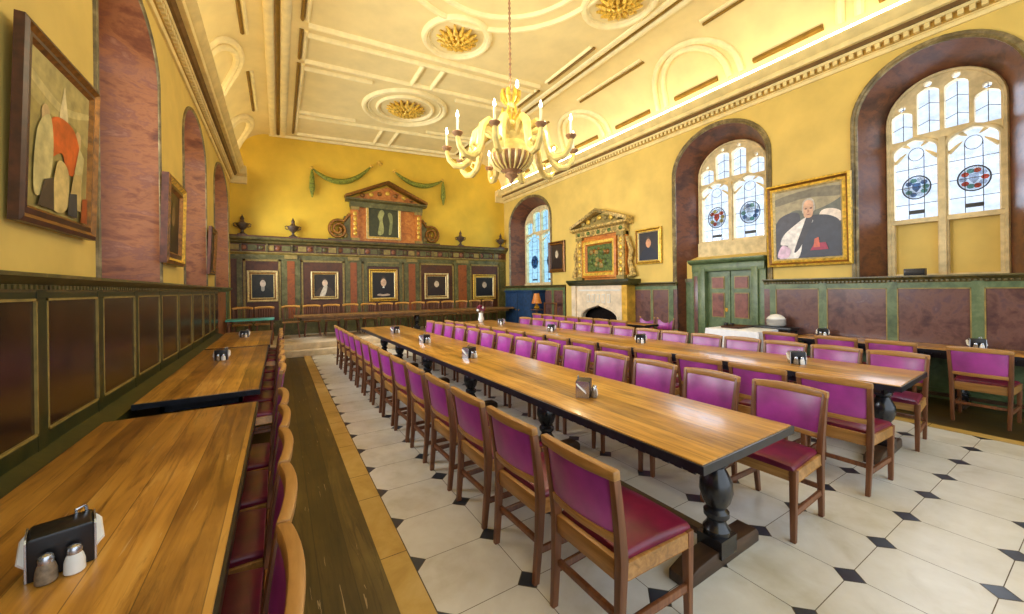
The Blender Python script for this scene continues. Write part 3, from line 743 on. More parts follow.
# large portrait on the right wall
picture('framed_portrait', (XR - .04, 3.0, 1.96), -PI / 2, 1.25, 1.50, .14, 'gold', [
    ([(0, .55), (.3, .7), (.6, .66), (1, .8), (1, 1), (0, 1)], (150, 138, 104)), ([(.0, .8), (.5, .86), (1, .82), (1, .95), (.5, .97), (0, .9)], (112, 104, 82)),
    ([(.02, 0), (.0, .5), (.18, .66), (.4, .62), (.3, .2)], (60, 58, 66)),
    ([(.68, .5), (.72, .64), (.86, .66), (1, .6), (1, .48), (.8, .48)], (214, 200, 186)),
    ([(.18, 0), (1, 0), (1, .42), (.86, .56), (.62, .6), (.52, .58), (.4, .4), (.24, .2)], (44, 46, 58)),
    ([(.06, 0), (.36, 0), (.46, .34), (.6, .52), (.5, .58), (.34, .5), (.14, .36), (.08, .22), (.2, .18)], (214, 208, 202)),
    ([(.44, .44), (.52, .6), (.6, .58), (.56, .44), (.4, .16), (.3, .1)], (50, 46, 52)),
    ([(.44, .66), (.45, .8), (.53, .85), (.61, .82), (.64, .7), (.6, .64), (.5, .62)], (176, 166, 150)), ([(.48, .58), (.58, .58), (.61, .68), (.6, .79), (.53, .82), (.47, .78), (.46, .66)], (206, 160, 126)), ([(.47, .70), (.5, .715), (.52, .70), (.5, .69)], (90, 62, 50)), ([(.55, .70), (.58, .715), (.6, .70), (.58, .69)], (90, 62, 50)), ([(.53, .69), (.55, .65), (.52, .645)], (178, 122, 92)), ([(.5, .615), (.54, .622), (.57, .615), (.54, .608)], (150, 84, 72)),
    ([(.55, .1), (.82, .1), (.78, .2), (.62, .2)], (150, 26, 60)), ([(.6, .14), (.7, .14), (.68, .28), (.62, .26)], (196, 90, 60)),
    ([(.04, .02), (.2, .02), (.24, .14), (.12, .2), (.05, .12)], (200, 170, 190))], (92, 94, 80),
    'large gilt-framed portrait of a seated person in white robes beside the door arch', group='pictures on the right wall', tilt=-.03, depth=.09)
picture('framed_portrait', (XR - .02, 6.40, 2.2), -PI / 2, .78, .90, .10, 'gold', bust((196, 140, 100), (22, 26, 40)), (40, 32, 30), 'small gilt-framed portrait on yellow wall between the fireplace and door arch', group='pictures on the right wall')
picture('framed_portrait', (XR - .02, 10.12, 2.15), -PI / 2, .86, 1.04, .13, 'dark', bust((190, 176, 150), (40, 30, 26)), (54, 42, 32), 'dark-framed portrait on yellow wall between the fireplace and far arched window', group='pictures on the right wall')
# pictures on the left wall
picture('framed_painting', (XL + .02, 3.47, 2.01), PI / 2, .96, 1.08, .10, 'brown', [
    ([(0, .72), (.3, .66), (.7, .7), (1, .62), (1, 1), (0, 1)], (166, 150, 92)), ([(.0, .8), (.5, .72), (1, .84), (1, .88), (.5, .78), (0, .86)], (188, 172, 112)), ([(.48, .58), (.58, .58), (.6, .7), (.55, .86), (.53, .92), (.5, .84), (.46, .7)], (206, 190, 140)),
    ([(.2, .56), (.28, .56), (.3, .66), (.25, .7), (.19, .66)], (190, 160, 110)), ([(.74, .56), (.82, .54), (.84, .64), (.78, .68), (.73, .64)], (190, 160, 110)),
    ([(.28, .36), (.3, .6), (.46, .68), (.7, .66), (.84, .5), (.82, .36), (.6, .32), (.5, .44)], (198, 90, 34)),
    ([(.1, .1), (.12, .5), (.3, .64), (.36, .4), (.28, .16)], (190, 176, 118)), ([(.84, .2), (.9, .5), (.8, .56), (.72, .36)], (196, 180, 120)),
    ([(.36, .06), (.42, .36), (.6, .34), (.62, .1), (.5, .02)], (200, 176, 112)), ([(.62, .08), (.7, .34), (.84, .36), (.86, .08)], (186, 160, 100)),
    ([(.14, .02), (.22, .2), (.36, .24), (.38, .02)], (66, 54, 46)), ([(.6, .02), (.62, .18), (.76, .2), (.78, .02)], (50, 52, 60)), ([(.84, .0), (.86, .18), (.96, .2), (.97, .0)], (150, 70, 30))], (150, 134, 76),
    'large brown-framed painting of robed figures in orange and cream beside the tall recess', tilt=-.03, group='paintings on the left wall', depth=.05)
picture('framed_painting', (XL + .02, 6.35, 1.98), PI / 2, .95, 1.06, .16, 'antique', bust((120, 90, 60), (40, 26, 16)), (58, 38, 22), 'dark painting in a heavy gilt frame between the first and second wall recesses', tilt=-.03, group='paintings on the left wall', depth=.08)
picture('framed_painting', (XL + .02, 9.55, 1.98), PI / 2, .75, .92, .1, 'brown', bust((110, 84, 60), (30, 22, 16)), (42, 30, 20), 'small dark-framed painting between the second and third wall recesses', tilt=-.05, group='paintings on the left wall')

# ------------------------------------------------------------------ urns, garlands, carved pediment
def urn(x, label):
    b = MB(); b.lathe([(.14, 0), (.14, .04), (.1, .06), (.05, .1), (.045, .16), (.1, .2), (.17, .27), (.2, .33), (.22, .36), (.13, .38), (.08, .41), (.05, .47), (.07, .51), (.05, .55), (.015, .62), (.0, .66)], urn_m, seg=18, caps=False)
    b.box(-.15, .15, -.13, .13, -.0, .035, urn_m)
    for s_ in (-1, 1): b.tube([(s_ * .16, 0, .25), (s_ * .26, 0, .28), (s_ * .27, 0, .35), (s_ * .2, 0, .37)], .015, urn_m, 6)
    o = b.build('stone_urn'); o.scale = (.78, .78, .95); o.location = (x, YF - .16, 3.275); tag(o, label, 'urn', 'urns on the far cornice')
urn(-.9, 'dark bronze urn standing on the panelling cornice in the corner by the recess')
urn(.38, 'dark bronze urn on the panelling cornice below the left garland tail')
urn(5.95, 'dark bronze urn on the panelling cornice below the garland tail beside the chandelier')
urn(7.72, 'dark bronze urn on the panelling cornice in the corner by the arched window')
def garland(xa, za, xb, zb, sag, tx, tz, label):
    b = MB(); pts_ = []; rs_ = []
    for k in range(17):
        t = k / 16; pts_.append((xa + (xb - xa) * t, YF - .1, za + (zb - za) * t - sag * 4 * t * (1 - t))); rs_.append(.02 + .07 * math.sin(PI * t) ** .8)
    b.tube(pts_, rs_, garland_m, 8)
    b.tube([(tx, YF - .1, tz), (tx, YF - .1, tz - .25), (tx, YF - .1, tz - .6), (tx, YF - .1, tz - .9)], [.02, .07, .09, .02], garland_m, 8)
    b.ball((xa, YF - .09, za), .06, gold); b.ball((xb, YF - .09, zb), .06, gold)
    tag(b.build('garland'), label, 'garland', 'garlands on the far wall')
garland(.92, 5.52, 2.72, 5.86, .48, .92, 5.5, 'green painted garland swag with hanging tail, over the urn by the recess')
garland(3.5, 5.80, 5.28, 5.72, .34, 5.3, 5.7, 'green painted garland swag with hanging tail, beside the chandelier')
b = MB()
for k in range(8):
    t = 2 * PI * k / 8; b.tube([(3.02, YF - .03, 6.02), (3.02 + .11 * math.cos(t), YF - .03, 6.02 + .11 * math.sin(t))], [.03, .012], gold, 5)
b.ball((3.02, YF - .03, 6.02), .045, gold); tag(b.build('gilt_star'), 'small gilt star boss on yellow wall between the two garlands', 'ornament')

def aedicule(loc, rz, S, label, name, fire):
    """carved frontispiece facing -y, width S[0], body height S[1], pediment rise S[2]"""
    root = empty(name, loc, rz); W, Hh, R_ = S
    p = MB(); p.box(-W / 2, W / 2, -.10, 0, 0, Hh, orange_m); p.build('back_panel', root)
    for s_ in (-1, 1):
        c = MB(); x = s_ * (W / 2 - .13)
        c.box(x - .13, x + .13, -.2, 0, 0, .1, bead_gold); c.box(x - .1, x + .1, -.17, 0, .1, Hh - .3, orange_m if not fire else carve_gold)
        c.box(x - .13, x + .13, -.2, 0, Hh - .32, Hh - .22, bead_gold)
        for k in range(5): c.ball((x, -.18, .25 + k * (Hh - .7) / 4), .06, gold, 8, 6, (1, .4, 1.3))
        c.build('pilaster', root)
        w = MB(); x0 = s_ * W / 2      # scroll wing
        pts_ = [(x0 + s_ * .02, -.08, Hh * .66), (x0 + s_ * .12, -.08, Hh * .56), (x0 + s_ * .2, -.08, .64)]
        for k in range(30):
            t = k * .42; r_ = .31 - k * .0085
            pts_.append((x0 + s_ * (.38 + r_ * math.sin(t) * .95), -.08, .36 + r_ * math.cos(t)))
        w.tube(pts_, .05, gilt_dark if not fire else bead_gold, 6)
        w.box(min(x0, x0 + s_ * .68), max(x0, x0 + s_ * .68), -.14, 0, 0, .06, green_far); w.box(min(x0, x0 + s_ * .2), max(x0, x0 + s_ * .2), -.06, 0, .06, Hh * .6, green_far)
        for k in range(3): w.ball((x0 + s_ * (.16 + .16 * k), -.05, .18 + .06 * (k % 2)), .09, bead_gold, 8, 6, (1, .5, 1))
        if not fire: w.build('scroll', root)
        elif True:
            v = MB(); v.tube([(x0 + s_ * .02, -.08, Hh * .75), (x0 + s_ * .16, -.08, Hh * .5), (x0 + s_ * .1, -.08, Hh * .3), (x0 + s_ * .22, -.08, .1), (x0 + s_ * .05, -.08, .05)], [.05, .07, .06, .1, .06], carve_gold, 7)
            v.build('scroll', root)
    e = MB()
    e.box(-W / 2 - .02, W / 2 + .02, -.18, 0, Hh - .22, Hh - .04, carve_gold if fire else green_far)
    if fire:
        for k in range(9): e.ball((-W / 2 + .12 + k * (W - .24) / 8, -.18, Hh - .13), .06, bead_gold if k % 2 else carve_green, 8, 6, (1.2, .5, 1))
    e.prism([(-.0, Hh - .05), (-.2, Hh - .05), (-.3, Hh), (-.3, Hh + .05), (0, Hh + .05)], 'x', -W / 2 - .16, W / 2 + .16, carve_gold if fire else ledge_m)
    e.build('entablature', root)
    q = MB(); a = W / 2 + .18; z0 = Hh + .05
    q.prism([(-a * .86, z0), (a * .86, z0), (0, z0 + R_ * .86)], 'y', -.12, 0, orange_m if not fire else bead_gold)
    for s_ in (-1, 1):
        q.add([(s_ * a, -.3, z0), (0, -.3, z0 + R_), (0, 0, z0 + R_), (s_ * a, 0, z0), (s_ * a, -.3, z0 + .09), (0, -.3, z0 + R_ + .1), (0, 0, z0 + R_ + .1), (s_ * a, 0, z0 + .09)],
              [(0, 1, 2, 3), (4, 5, 6, 7), (0, 1, 5, 4), (3, 2, 6, 7), (0, 3, 7, 4), (1, 2, 6, 5)], carve_gold if fire else gilt_dark)
    for k in range(7): q.ball(((k - 3) * a * .2, -.14, z0 + .12 + (R_ * .28) * (1 - abs(k - 3) / 3.4)), .075, gold if k % 2 else (bead_gold if fire else gilt_dark), 8, 6, (1.1, .5, 1))
    q.build('pediment', root)
    tag(root, label, 'carving')
    return root
ped = aedicule((3.24, YF - .05, 3.275), 0, (2.4, 1.36, .60), 'carved orange and gilt pedimented frontispiece with scrolls, above the far panelling', 'carved_frontispiece', False)
ped.location.y = YF - .02
f = frame_mesh(1.16, 1.18, [(0, 0), (0, .06), (.03, .07), (.07, .05), (.09, .03)], [gold, gilt_pale, gold, gilt_pale]); fo = f.build('panel_frame', ped); fo.location = (-.14, -.1, .1)
c = MB(); c.quad((-.5, -.125, .18), (.5, -.125, .18), (.5, -.125, 1.2), (-.5, -.125, 1.2), paint((56, 58, 28)))
for k, (pts_, col) in enumerate([([(.3, .1), (.36, .5), (.3, .7), (.42, .92), (.52, .82), (.46, .6), (.5, .3), (.46, .1)], (150, 150, 90)), ([(.66, .12), (.7, .5), (.64, .78), (.72, .84), (.8, .7), (.78, .3), (.74, .12)], (130, 132, 80))]):
    vs, fs = plate(bez(pts_), [], 0); c.add([(-.5 + p[0], -.128 - .001 * k, .18 + p[1] * 1.02) for p in vs], fs, paint(col))
co = c.build('painted_panel', ped); co.location = (-.14, 0, 0)

# ------------------------------------------------------------------ fireplace
def fireplace():
    root = empty('fireplace', (XR, 7.92, 0), -PI / 2)
    out = [(-.92, 0), (.92, 0), (.92, 1.68), (-.92, 1.68)]
    n = 10
    hole = [(-.70, .02), (.70, .02), (.70, .72)] + [(.70 * (1 - (k / n) ** 1.6), .72 + .38 * (k / n) ** .6) for k in range(1, n)] + [(0, 1.11)] + [(-.70 * (1 - (k / n) ** 1.6), .72 + .38 * (k / n) ** .6) for k in range(n - 1, 0, -1)] + [(-.70, .72)]
    vs, fs = plate(out, [hole], .14); s_ = MB(); s_.add([(v[0], v[2] - .235, v[1]) for v in vs], fs, fire_stone)
    s_.tube([(p[0] * 1.05, -.31, p[1] * 1.03) for p in hole[1:]] + [(-.735, -.31, .02)], .03, fire_stone, 6)
    for k in range(5): s_.box(-.45 + k * .2, -.33 + k * .2, -.325, -.3, 1.2, 1.44, slab_m); s_.box(-.42 + k * .2, -.36 + k * .2, -.335, -.3, 1.23, 1.41, fire_stone)
    s_.box(-.82, .82, -.325, -.3, 1.52, 1.57, slab_m)
    s_.build('surround', root)
    for x in (-1.0, 1.0):
        p = MB(); p.box(x - .09, x + .09, -.36, 0, 0, 1.68, fire_marble if x > 0 else fire_stone); p.box(x - .12, x + .12, -.4, 0, 0, .2, fire_stone); p.build('pilaster', root)
    m = MB(); m.prism([(0, 1.68), (-.36, 1.68), (-.42, 1.74), (-.48, 1.78), (-.48, 1.84), (0, 1.84)], 'x', -1.20, 1.24, green_left); m.build('mantel_shelf', root)
    i = MB(); i.box(-.78, .78, -.02, .0, 0, 1.2, soot); i.box(-.78, .78, -.2, .0, 1.16, 1.2, soot); i.box(-.78, -.74, -.2, .0, 0, 1.2, soot); i.box(.74, .78, -.2, .0, 0, 1.2, soot); i.build('firebox', root)
    g = MB()
    for k in range(9): g.tube([(-.4 + k * .1, -.1, .12), (-.4 + k * .1, -.1, .34)], .012, iron, 6)
    for z in (.14, .3): g.box(-.45, .45, -.12, -.08, z, z + .03, iron)
    for x in (-.45, .45): g.lathe([(.03, 0), (.02, .1), (.03, .3), (.045, .4), (.03, .45), (0, .48)], brass, (x, -.12, 0), 10)
    g.build('fire_grate', root)
    tag(root, 'pale stone fireplace with four-centred arch opening and dark mantel shelf', 'fireplace')
    om = aedicule((XR - .02, 8.0, 1.85), -PI / 2, (1.9, 1.50, .38), 'green and orange carved overmantel with pediment standing on the mantel shelf', 'carved_overmantel', True)
    f = frame_mesh(1.36, 1.12, [(0, 0), (0, .1), (.06, .12), (.14, .1), (.18, .04)], [orange_m, orange_m, gold, orange_m]); f.build('inner_frame', om).location = (0, -.1, .06)
    c = MB(); c.box(-.52, .52, -.13, -.1, .22, 1.04, carve_green)
    for k in range(26):
        a = rnd.random() * 2 * PI; r_ = math.sqrt(rnd.random()); c.ball((.44 * r_ * math.cos(a), -.13, .63 + .32 * r_ * math.sin(a)), .05 + .05 * rnd.random(), (carve_green, gilt_dark, carve_green, bead_gold)[k % 4], 8, 6, (1, .5, 1))
    c.build('carved_relief', om)
fireplace()

# ------------------------------------------------------------------ chandelier
def chandelier():
    q = lambda z: z if z <= 4.0 else 4.0 + (z - 4.0) * .80
    X, Y = 2.95, 4.80
    root = empty('chandelier', (X, Y, -.05))
    b = MB(); b.tube([(0, 0, q(4.72)), (0, 0, ceil_z(X) + .03)], .012, chand_dark, 6)
    z = 4.62
    while z < ceil_z(X) - .05: b.ball((0, 0, z), .024, chand_dark, 6, 4); z += .075
    b.lathe([(.02, ceil_z(X) - .07), (.1, ceil_z(X) - .01), (.14, ceil_z(X) + .045)], gold, seg=14); b.build('chain', root)
    b = MB(); b.lathe([(r_, z_) for r_, z_ in [(.03, 4.576), (.06, 4.528), (.11, 4.496), (.07, 4.448), (.05, 4.336), (.1, 4.288), (.12, 4.240), (.07, 4.192), (.05, 4.128), (.09, 4.080), (.17, 4.040), (.24, 3.98), (.26, 3.9), (.21, 3.82), (.25, 3.76), (.29, 3.70), (.30, 3.64)]], chand_m, seg=24); b.build('body', root)
    b = MB()
    for k in range(8):
        t = 2 * PI * k / 8; c, s_ = math.cos(t), math.sin(t)
        b.tube([(.06 * c, .06 * s_, 4.400), (.12 * c, .12 * s_, 4.480), (.13 * c, .13 * s_, 4.576), (.09 * c, .09 * s_, 4.608)], [.02, .035, .03, .01], gold, 6)
        b.tube([(.05 * c, .05 * s_, 4.160), (.13 * c, .13 * s_, 4.240), (.14 * c, .14 * s_, 4.320)], [.02, .03, .01], gold, 6)
    b.build('gilt_crown', root)
    b = MB(); b.lathe([(.29, 3.66), (.31, 3.62), (.29, 3.56), (.24, 3.48), (.15, 3.41), (.08, 3.38), (.1, 3.34), (.05, 3.3), (.03, 3.26), (0, 3.2)], chand_dark, seg=28)
    for k in range(20):
        t = 2 * PI * k / 20; c, s_ = math.cos(t), math.sin(t); b.tube([(.31 * c, .31 * s_, 3.64), (.305 * c, .305 * s_, 3.57), (.25 * c, .25 * s_, 3.475), (.16 * c, .16 * s_, 3.41)], [.022, .024, .018, .01], chand_m, 6)
    b.build('fluted_bowl', root)
    n = 10
    prof = [(.18, 3.88), (.30, 4.0), (.42, 4.04), (.52, 3.95), (.56, 3.80), (.58, 3.66), (.63, 3.54), (.72, 3.47), (.83, 3.48), (.91, 3.56), (.94, 3.66), (.94, 3.70)]
    arm0 = None
    for k in range(n):
        t = 2 * PI * (k + .28) / n
        if k == 0:
            a = MB(); a.tube([(r, 0, zz) for r, zz in prof], [.055, .06, .06, .058, .055, .052, .05, .05, .046, .038, .032, .028], chand_m, 8)
            a.tube([(.60, 0, 3.62), (.70, 0, 3.66), (.74, 0, 3.60), (.70, 0, 3.56)], [.03, .022, .016, .008], chand_m, 6)
            arm = a.build('arm', root)
            c = MB(); c.lathe([(.02, 3.68), (.05, 3.70), (.075, 3.735), (.07, 3.745), (.02, 3.74)], chand_dark, (.94, 0, 0), 12)
            c.lathe([(.017, 3.74), (.017, 3.93)], candle_m, (.94, 0, 0), 10); c.build('candle', arm)
            e = MB(); e.lathe([(.008, 3.93), (.02, 3.955), (.017, 3.985), (.004, 4.03)], bulb_m, (.94, 0, 0), 10); e.build('bulb', arm)
            arm0 = arm
        else: arm = copy_tree(arm0, root)
        arm.rotation_euler = (0, 0, t)
    e = MB(); e.lathe([(.01, 4.62), (.026, 4.65), (.02, 4.70), (.004, 4.74)], bulb_m, (.06, -.09, 0), 10); e.build('bulb', root)
    tag(root, 'cream and gilt ten-armed chandelier with lit candle bulbs hanging from the ceiling', 'chandelier')
    for k in range(5):
        t = 2 * PI * k / 5
        l = bpy.data.lights.new('chandelier_glow', 'POINT'); l.energy = 22; l.color = (1, .86, .6); l.shadow_soft_size = .05
        o = bpy.data.objects.new('chandelier_glow', l); COL.objects.link(o); o.location = (X + 1.0 * math.cos(t), Y + 1.0 * math.sin(t), 4.12)
chandelier()

# ------------------------------------------------------------------ dining chair (faces +x, origin on the floor under the seat)
def make_chair():
    root = empty('dining_chair')
    def bowed(x, z0, z1, t, hw, bow, m, lean=0, n=10, round_=False):
        secs = []
        for k in range(n + 1):
            y = -hw + 2 * hw * k / n; xx = x - bow * (1 - (y / hw) ** 2); zz = .012 * (1 - (y / hw) ** 2) if round_ else 0
            secs.append([(xx - t / 2 , y, z0), (xx + t / 2, y, z0), (xx + t / 2 - lean, y, z1 + zz), (xx - t / 2 - lean, y, z1 + zz)])
        q = MB(); q.sections(secs, m); return q
    def post(pts, w, d, m):
        q = MB(); q.sections([[(x - d * s / 2, y - w * s / 2, z), (x + d * s / 2, y - w * s / 2, z), (x + d * s / 2, y + w * s / 2, z), (x - d * s / 2, y + w * s / 2, z)] for x, y, z, s in pts], m); return q
    s = MB(); n = 8; secs = []
    for k in range(n + 1):
        x = -.19 + .44 * k / n; hw = .205 + .03 * k / n; e = 1 if 0 < k < n else .0
        zt = .478 + .012 * math.sin(PI * k / n)
        secs.append([(x, -hw, .445), (x, -hw, zt - .014), (x, -hw * .93, zt), (x, -hw * .4, zt + .008), (x, hw * .4, zt + .008), (x, hw * .93, zt), (x, hw, zt - .014), (x, hw, .445)])
    s.sections(secs, maroon_seat); s.build('seat', root, .006)
    f = MB()
    f.box(-.225, -.195, -.21, .21, .37, .462, oak_chair); f.box(.215, .245, -.22, .22, .38, .45, oak_chair)
    for sg in (-1, 1): f.add([(-.21, sg * .2, .38), (.23, sg * .222, .38), (.23, sg * .247, .38), (-.21, sg * .225, .38), (-.21, sg * .2, .45), (.23, sg * .222, .45), (.23, sg * .247, .45), (-.21, sg * .225, .45)], [(0, 1, 2, 3), (4, 5, 6, 7), (0, 1, 5, 4), (1, 2, 6, 5), (2, 3, 7, 6), (3, 0, 4, 7)], oak_chair)
    f.build('seat_frame', root, .004)
    for sg in (-1, 1):
        post([(-.245, sg * .205, 0, .8), (-.222, sg * .212, .25, .95), (-.212, sg * .215, .46, 1.1), (-.226, sg * .22, .6, 1.0), (-.25, sg * .226, .76, .9), (-.268, sg * .23, .862, .85)], .036, .044, oak_leg).build('leg', root, .004)
        post([(.235, sg * .225, 0, .8), (.232, sg * .228, .3, 1.0), (.23, sg * .23, .455, 1.1)], .038, .038, oak_leg).build('leg', root, .004)
    bowed(-.262, .828, .872, .042, .247, .026, oak_chair, .006, round_=True).build('top_rail', root, .008)
    bowed(-.228, .545, .585, .026, .212, .026, oak_chair, .004).build('back_rail', root, .004)
    # padded back, both faces
    p = MB(); secs = []
    for k in range(11):
        y = -.212 + .424 * k / 10; bow = .026 * (1 - (y / .212) ** 2); e = .5 if k in (0, 10) else 1
        row = []
        for (z, t) in ((.583, .010), (.60, .017), (.70, .02), (.81, .017), (.832, .010)): row.append((-.226 - (z - .58) * .14 - bow + t * e, y, z))
        for (z, t) in ((.832, .010), (.81, .015), (.70, .016), (.60, .015), (.583, .010)): row.append((-.226 - (z - .58) * .14 - bow - t * e, y, z))
        secs.append(row)
    p.sections(secs, magenta); p.build('back_pad', root)
    t = MB(); t.box(-.225, -.2, -.20, .20, .20, .232, oak_leg); t.build('stretcher', root, .004)
    for sg in (-1, 1):
        t = MB(); t.add([(-.22, sg * .2, .165), (.23, sg * .216, .165), (.23, sg * .236, .165), (-.22, sg * .22, .165), (-.22, sg * .2, .197), (.23, sg * .216, .197), (.23, sg * .236, .197), (-.22, sg * .22, .197)], [(0, 1, 2, 3), (4, 5, 6, 7), (0, 1, 5, 4), (1, 2, 6, 5), (2, 3, 7, 6), (3, 0, 4, 7)], oak_leg)
        t.build('stretcher', root, .004)
    return root
PROTO = make_chair(); USED = [False]
ORD = ['first', 'second', 'third', 'fourth', 'fifth', 'sixth', 'seventh', 'eighth', 'ninth', 'tenth', 'eleventh', 'twelfth', 'thirteenth', 'fourteenth', 'fifteenth', 'sixteenth']
def chair(x, y, rz, label, group):
    c = copy_tree(PROTO) if USED[0] else PROTO; USED[0] = True
    c.location = (x, y, 0); c.rotation_euler = (0, 0, rz + rnd.uniform(-.025, .025)); tag(c, label, 'chair', group); return c

# ------------------------------------------------------------------ refectory tables (origin: near corner on the floor, x across, y along)
def turned_leg(b, x, y, top):
    b.lathe([(.07, .15), (.075, .19), (.055, .22), (.05, .24), (.07, .265), (.07, .29), (.05, .31), (.075, .35), (.092, .41), (.088, .47), (.06, .53), (.048, .55), (.07, .575), (.07, .6), (.048, .62), (.062, .65), (.066, top)], black_oak, (x, y, 0), 20)
def table(loc, ang, W, L, label, group, legs, mat=None, h=.76, feet=True, edge=None, reach=.1):
    root = empty('refectory_table', loc, ang); mat = mat or oak_top; edge = edge or navy_edge
    t = MB(); t.box(.004, W - .004, .004, L - .004, h - .03, h, mat); t.build('tabletop', root, .003)
    e = MB()
    for x0, x1, y0, y1 in ((-.008, .05, -.008, L + .008), (W - .05, W + .008, -.008, L + .008), (.05, W - .05, -.008, .05), (.05, W - .05, L - .05, L + .008)):
        e.box(x0, x1, y0, y1, h - .05, h - .006, edge)
    n = int(L / .075)
    for k in range(n):
        y = .04 + k * (L - .08) / n
        for x in (.0, W - .012): e.box(x, x + .012, y, y + .04, h - .064, h - .05, edge)
    e.build('table_edge', root)
    a = MB(); i = .13
    for x0, x1, y0, y1 in ((i, i + .03, i, L - i), (W - i - .03, W - i, i, L - i), (i, W - i, i, i + .03), (i, W - i, L - i - .03, L - i)): a.box(x0, x1, y0, y1, h - .13, h - .04, edge)
    a.build('apron', root)
    for k, y in enumerate(legs):
        b = MB(); turned_leg(b, W / 2, y, h - .05); b.box(W / 2 - .08, W / 2 + .08, y - .075, y + .075, .06, .16, black_oak); b.build('leg', root)
        if feet:
            f = MB(); r_ = W - reach; f.prism([(.1, 0), (r_, 0), (r_, .06), (r_ - .03, .09), (W / 2 + .04, .10), (W / 2 - .12, .10), (.2, .09), (.1, .06)], 'y', y - .06, y + .06, foot_wood); f.build('trestle_foot', root, .008)
            c = MB(); c.box(.12, W - .12, y - .06, y + .06, h - .11, h - .03, foot_wood); c.build('bearer', root, .005)
    if len(legs) > 1:
        s = MB(); s.box(W / 2 - .03, W / 2 + .03, legs[0], legs[-1], .1, .14, foot_wood); s.build('stretcher', root)
    tag(root, label, 'table', group); return root
TG = 'long oak refectory tables'
A1 = math.radians(.9); A2 = math.radians(2.4)
def fr(o, a):
    return lambda u, v: (o[0] + u * math.cos(a) - v * math.sin(a), o[1] + u * math.sin(a) + v * math.cos(a))
O1, O2, O3 = (1.73, 1.09), (4.43, 1.03), (7.28, -1.4)
F1, F2 = fr(O1, A1), fr(O2, A2)
table((*O1, 0), A1, .95, 8.3, 'long central oak table ending in front, its polished end shining white', TG, [.21, 1.86, 3.5, 5.15, 6.8, 8.05])
table((*O2, 0), A2, .94, 8.3, 'long oak table standing between the central table and the fireplace wall', TG, [.21, 1.86, 3.5, 5.08, 6.65, 8.1])
table((*O3, 0), 0, .66, 4.4, 'narrow oak table set against the porphyry panels under the large window', TG, [.3, 2.6, 4.1], feet=True)
table((6.98, 5.75, 0), 0, .48, 4.0, 'dark narrow table standing in front of the fireplace', TG, [.3, 2.0, 3.7])
# window-side row on the left wall
GL = 'tables along the left wall'
table((-1.02, .35, 0), 0, .86, 3.27, 'wide-planked oak table in the foreground along the umber wall panels', GL, [.85, 1.87, 2.89], oak_top_wide, reach=.36)
table((-.985, 4.08, 0), 0, .82, 3.22, 'oak table beyond the first gap along the umber wall panels', GL, [.42, 1.52, 2.67], oak_top_wide, reach=.36)
table((-.98, 7.42, 0), 0, .83, 2.7, 'oak table furthest along the umber wall panels, before the dais', GL, [.38, 1.58], oak_top_wide, reach=.36)

# chairs at the central table
SP = .583
for k in range(14):
    x, y = F1(-.30, .27 + SP * k)
    chair(x, y, A1 + (0.02 if k < 2 else 0), ('magenta-backed chair, %s from the front along the aisle side of the central table' % ORD[k]) , 'chairs on the aisle side of the central table')
for k in range(14):
    x, y = F1(.95 + .27, .25 + .575 * k)
    if k == 0: x += .03
    chair(x, y, PI + A1, 'oak chair facing the aisle, %s from the front across the central table' % ORD[k], 'chairs on the far side of the central table')
for k in range(14):
    x, y = F2(-.36, .27 + .565 * k)
    chair(x, y, A2, 'magenta-backed chair seen from behind, %s from the front at the second table' % ORD[k], 'chairs on the near side of the second table')
for k in range(14):
    x, y = F2(.94 + .10, .27 + .53 * k)
    chair(x, y, PI + A2, 'pale-shining chair facing the aisle, %s from the front across the second table' % ORD[k], 'chairs on the far side of the second table')
for k, (x, y) in enumerate(((7.02, .93), (7.06, 1.68), (7.04, 2.24), (7.0, 2.93))):
    chair(x, y, 0, 'magenta-backed chair, %s along the narrow table under the large window' % ORD[k], 'chairs at the narrow table under the window')
for k in range(7):
    chair(6.80, 6.1 + .53 * k, 0, 'maroon-backed chair in front of the fireplace, %s from the door end' % ORD[k], 'chairs at the dark table by the fireplace')
for k in range(2):
    chair(7.70, 5.93 + .54 * k, PI, 'red-seated chair against the wainscot by the fireplace, %s from the door' % ORD[k], 'chairs between fireplace and door')
ly = [1.2, 1.71, 2.22, 2.73, 3.24, 4.5, 5.05, 5.6, 6.15, 6.75, 7.8, 8.4, 9.0]
for k, y in enumerate(ly):
    chair(-.262, y, PI, 'oak chair pushed under the wall tables, %s along the floorboard aisle from the front' % ORD[k], 'chairs at the tables along the left wall')

# ------------------------------------------------------------------ napkin holders with salt and pepper
def make_caddy():
    root = empty('napkin_holder')
    b = MB(); b.sections([[(-.068 * q, -.055, z), (.068 * q, -.055, z), (.068 * q, .055, z), (-.068 * q, .055, z)] for q, z in ((1, .0), (1, .12), (.93, .128))], black_m); b.build('holder_body', root, .004)
    for s in (-1, 1):
        p = MB(); p.prism([(-.05, 0), (.05, 0), (.052, .118), (.044, .128), (-.044, .128), (-.052, .118)], 'x', min(s * .0685, s * .073), max(s * .0685, s * .073), steel); p.build('end_plate', root)
        n = MB(); n.add([(s * .073, -.03, .04), (s * .088, -.02, .055), (s * .084, .035, .10), (s * .073, .045, .112), (s * .074, -.025, .032), (s * .092, -.015, .049), (s * .088, .04, .094), (s * .077, .05, .106)], [(0, 1, 2, 3), (4, 5, 6, 7), (0, 1, 5, 4), (1, 2, 6, 5), (2, 3, 7, 6), (3, 0, 4, 7)], white_paper); n.build('napkin', root)
    r = MB(); r.tube([(.03, .05, .118), (.03, .05, .142), (.05, .05, .146), (.055, .05, .118)], .005, steel, 6); r.build('handle_ring', root)
    return root
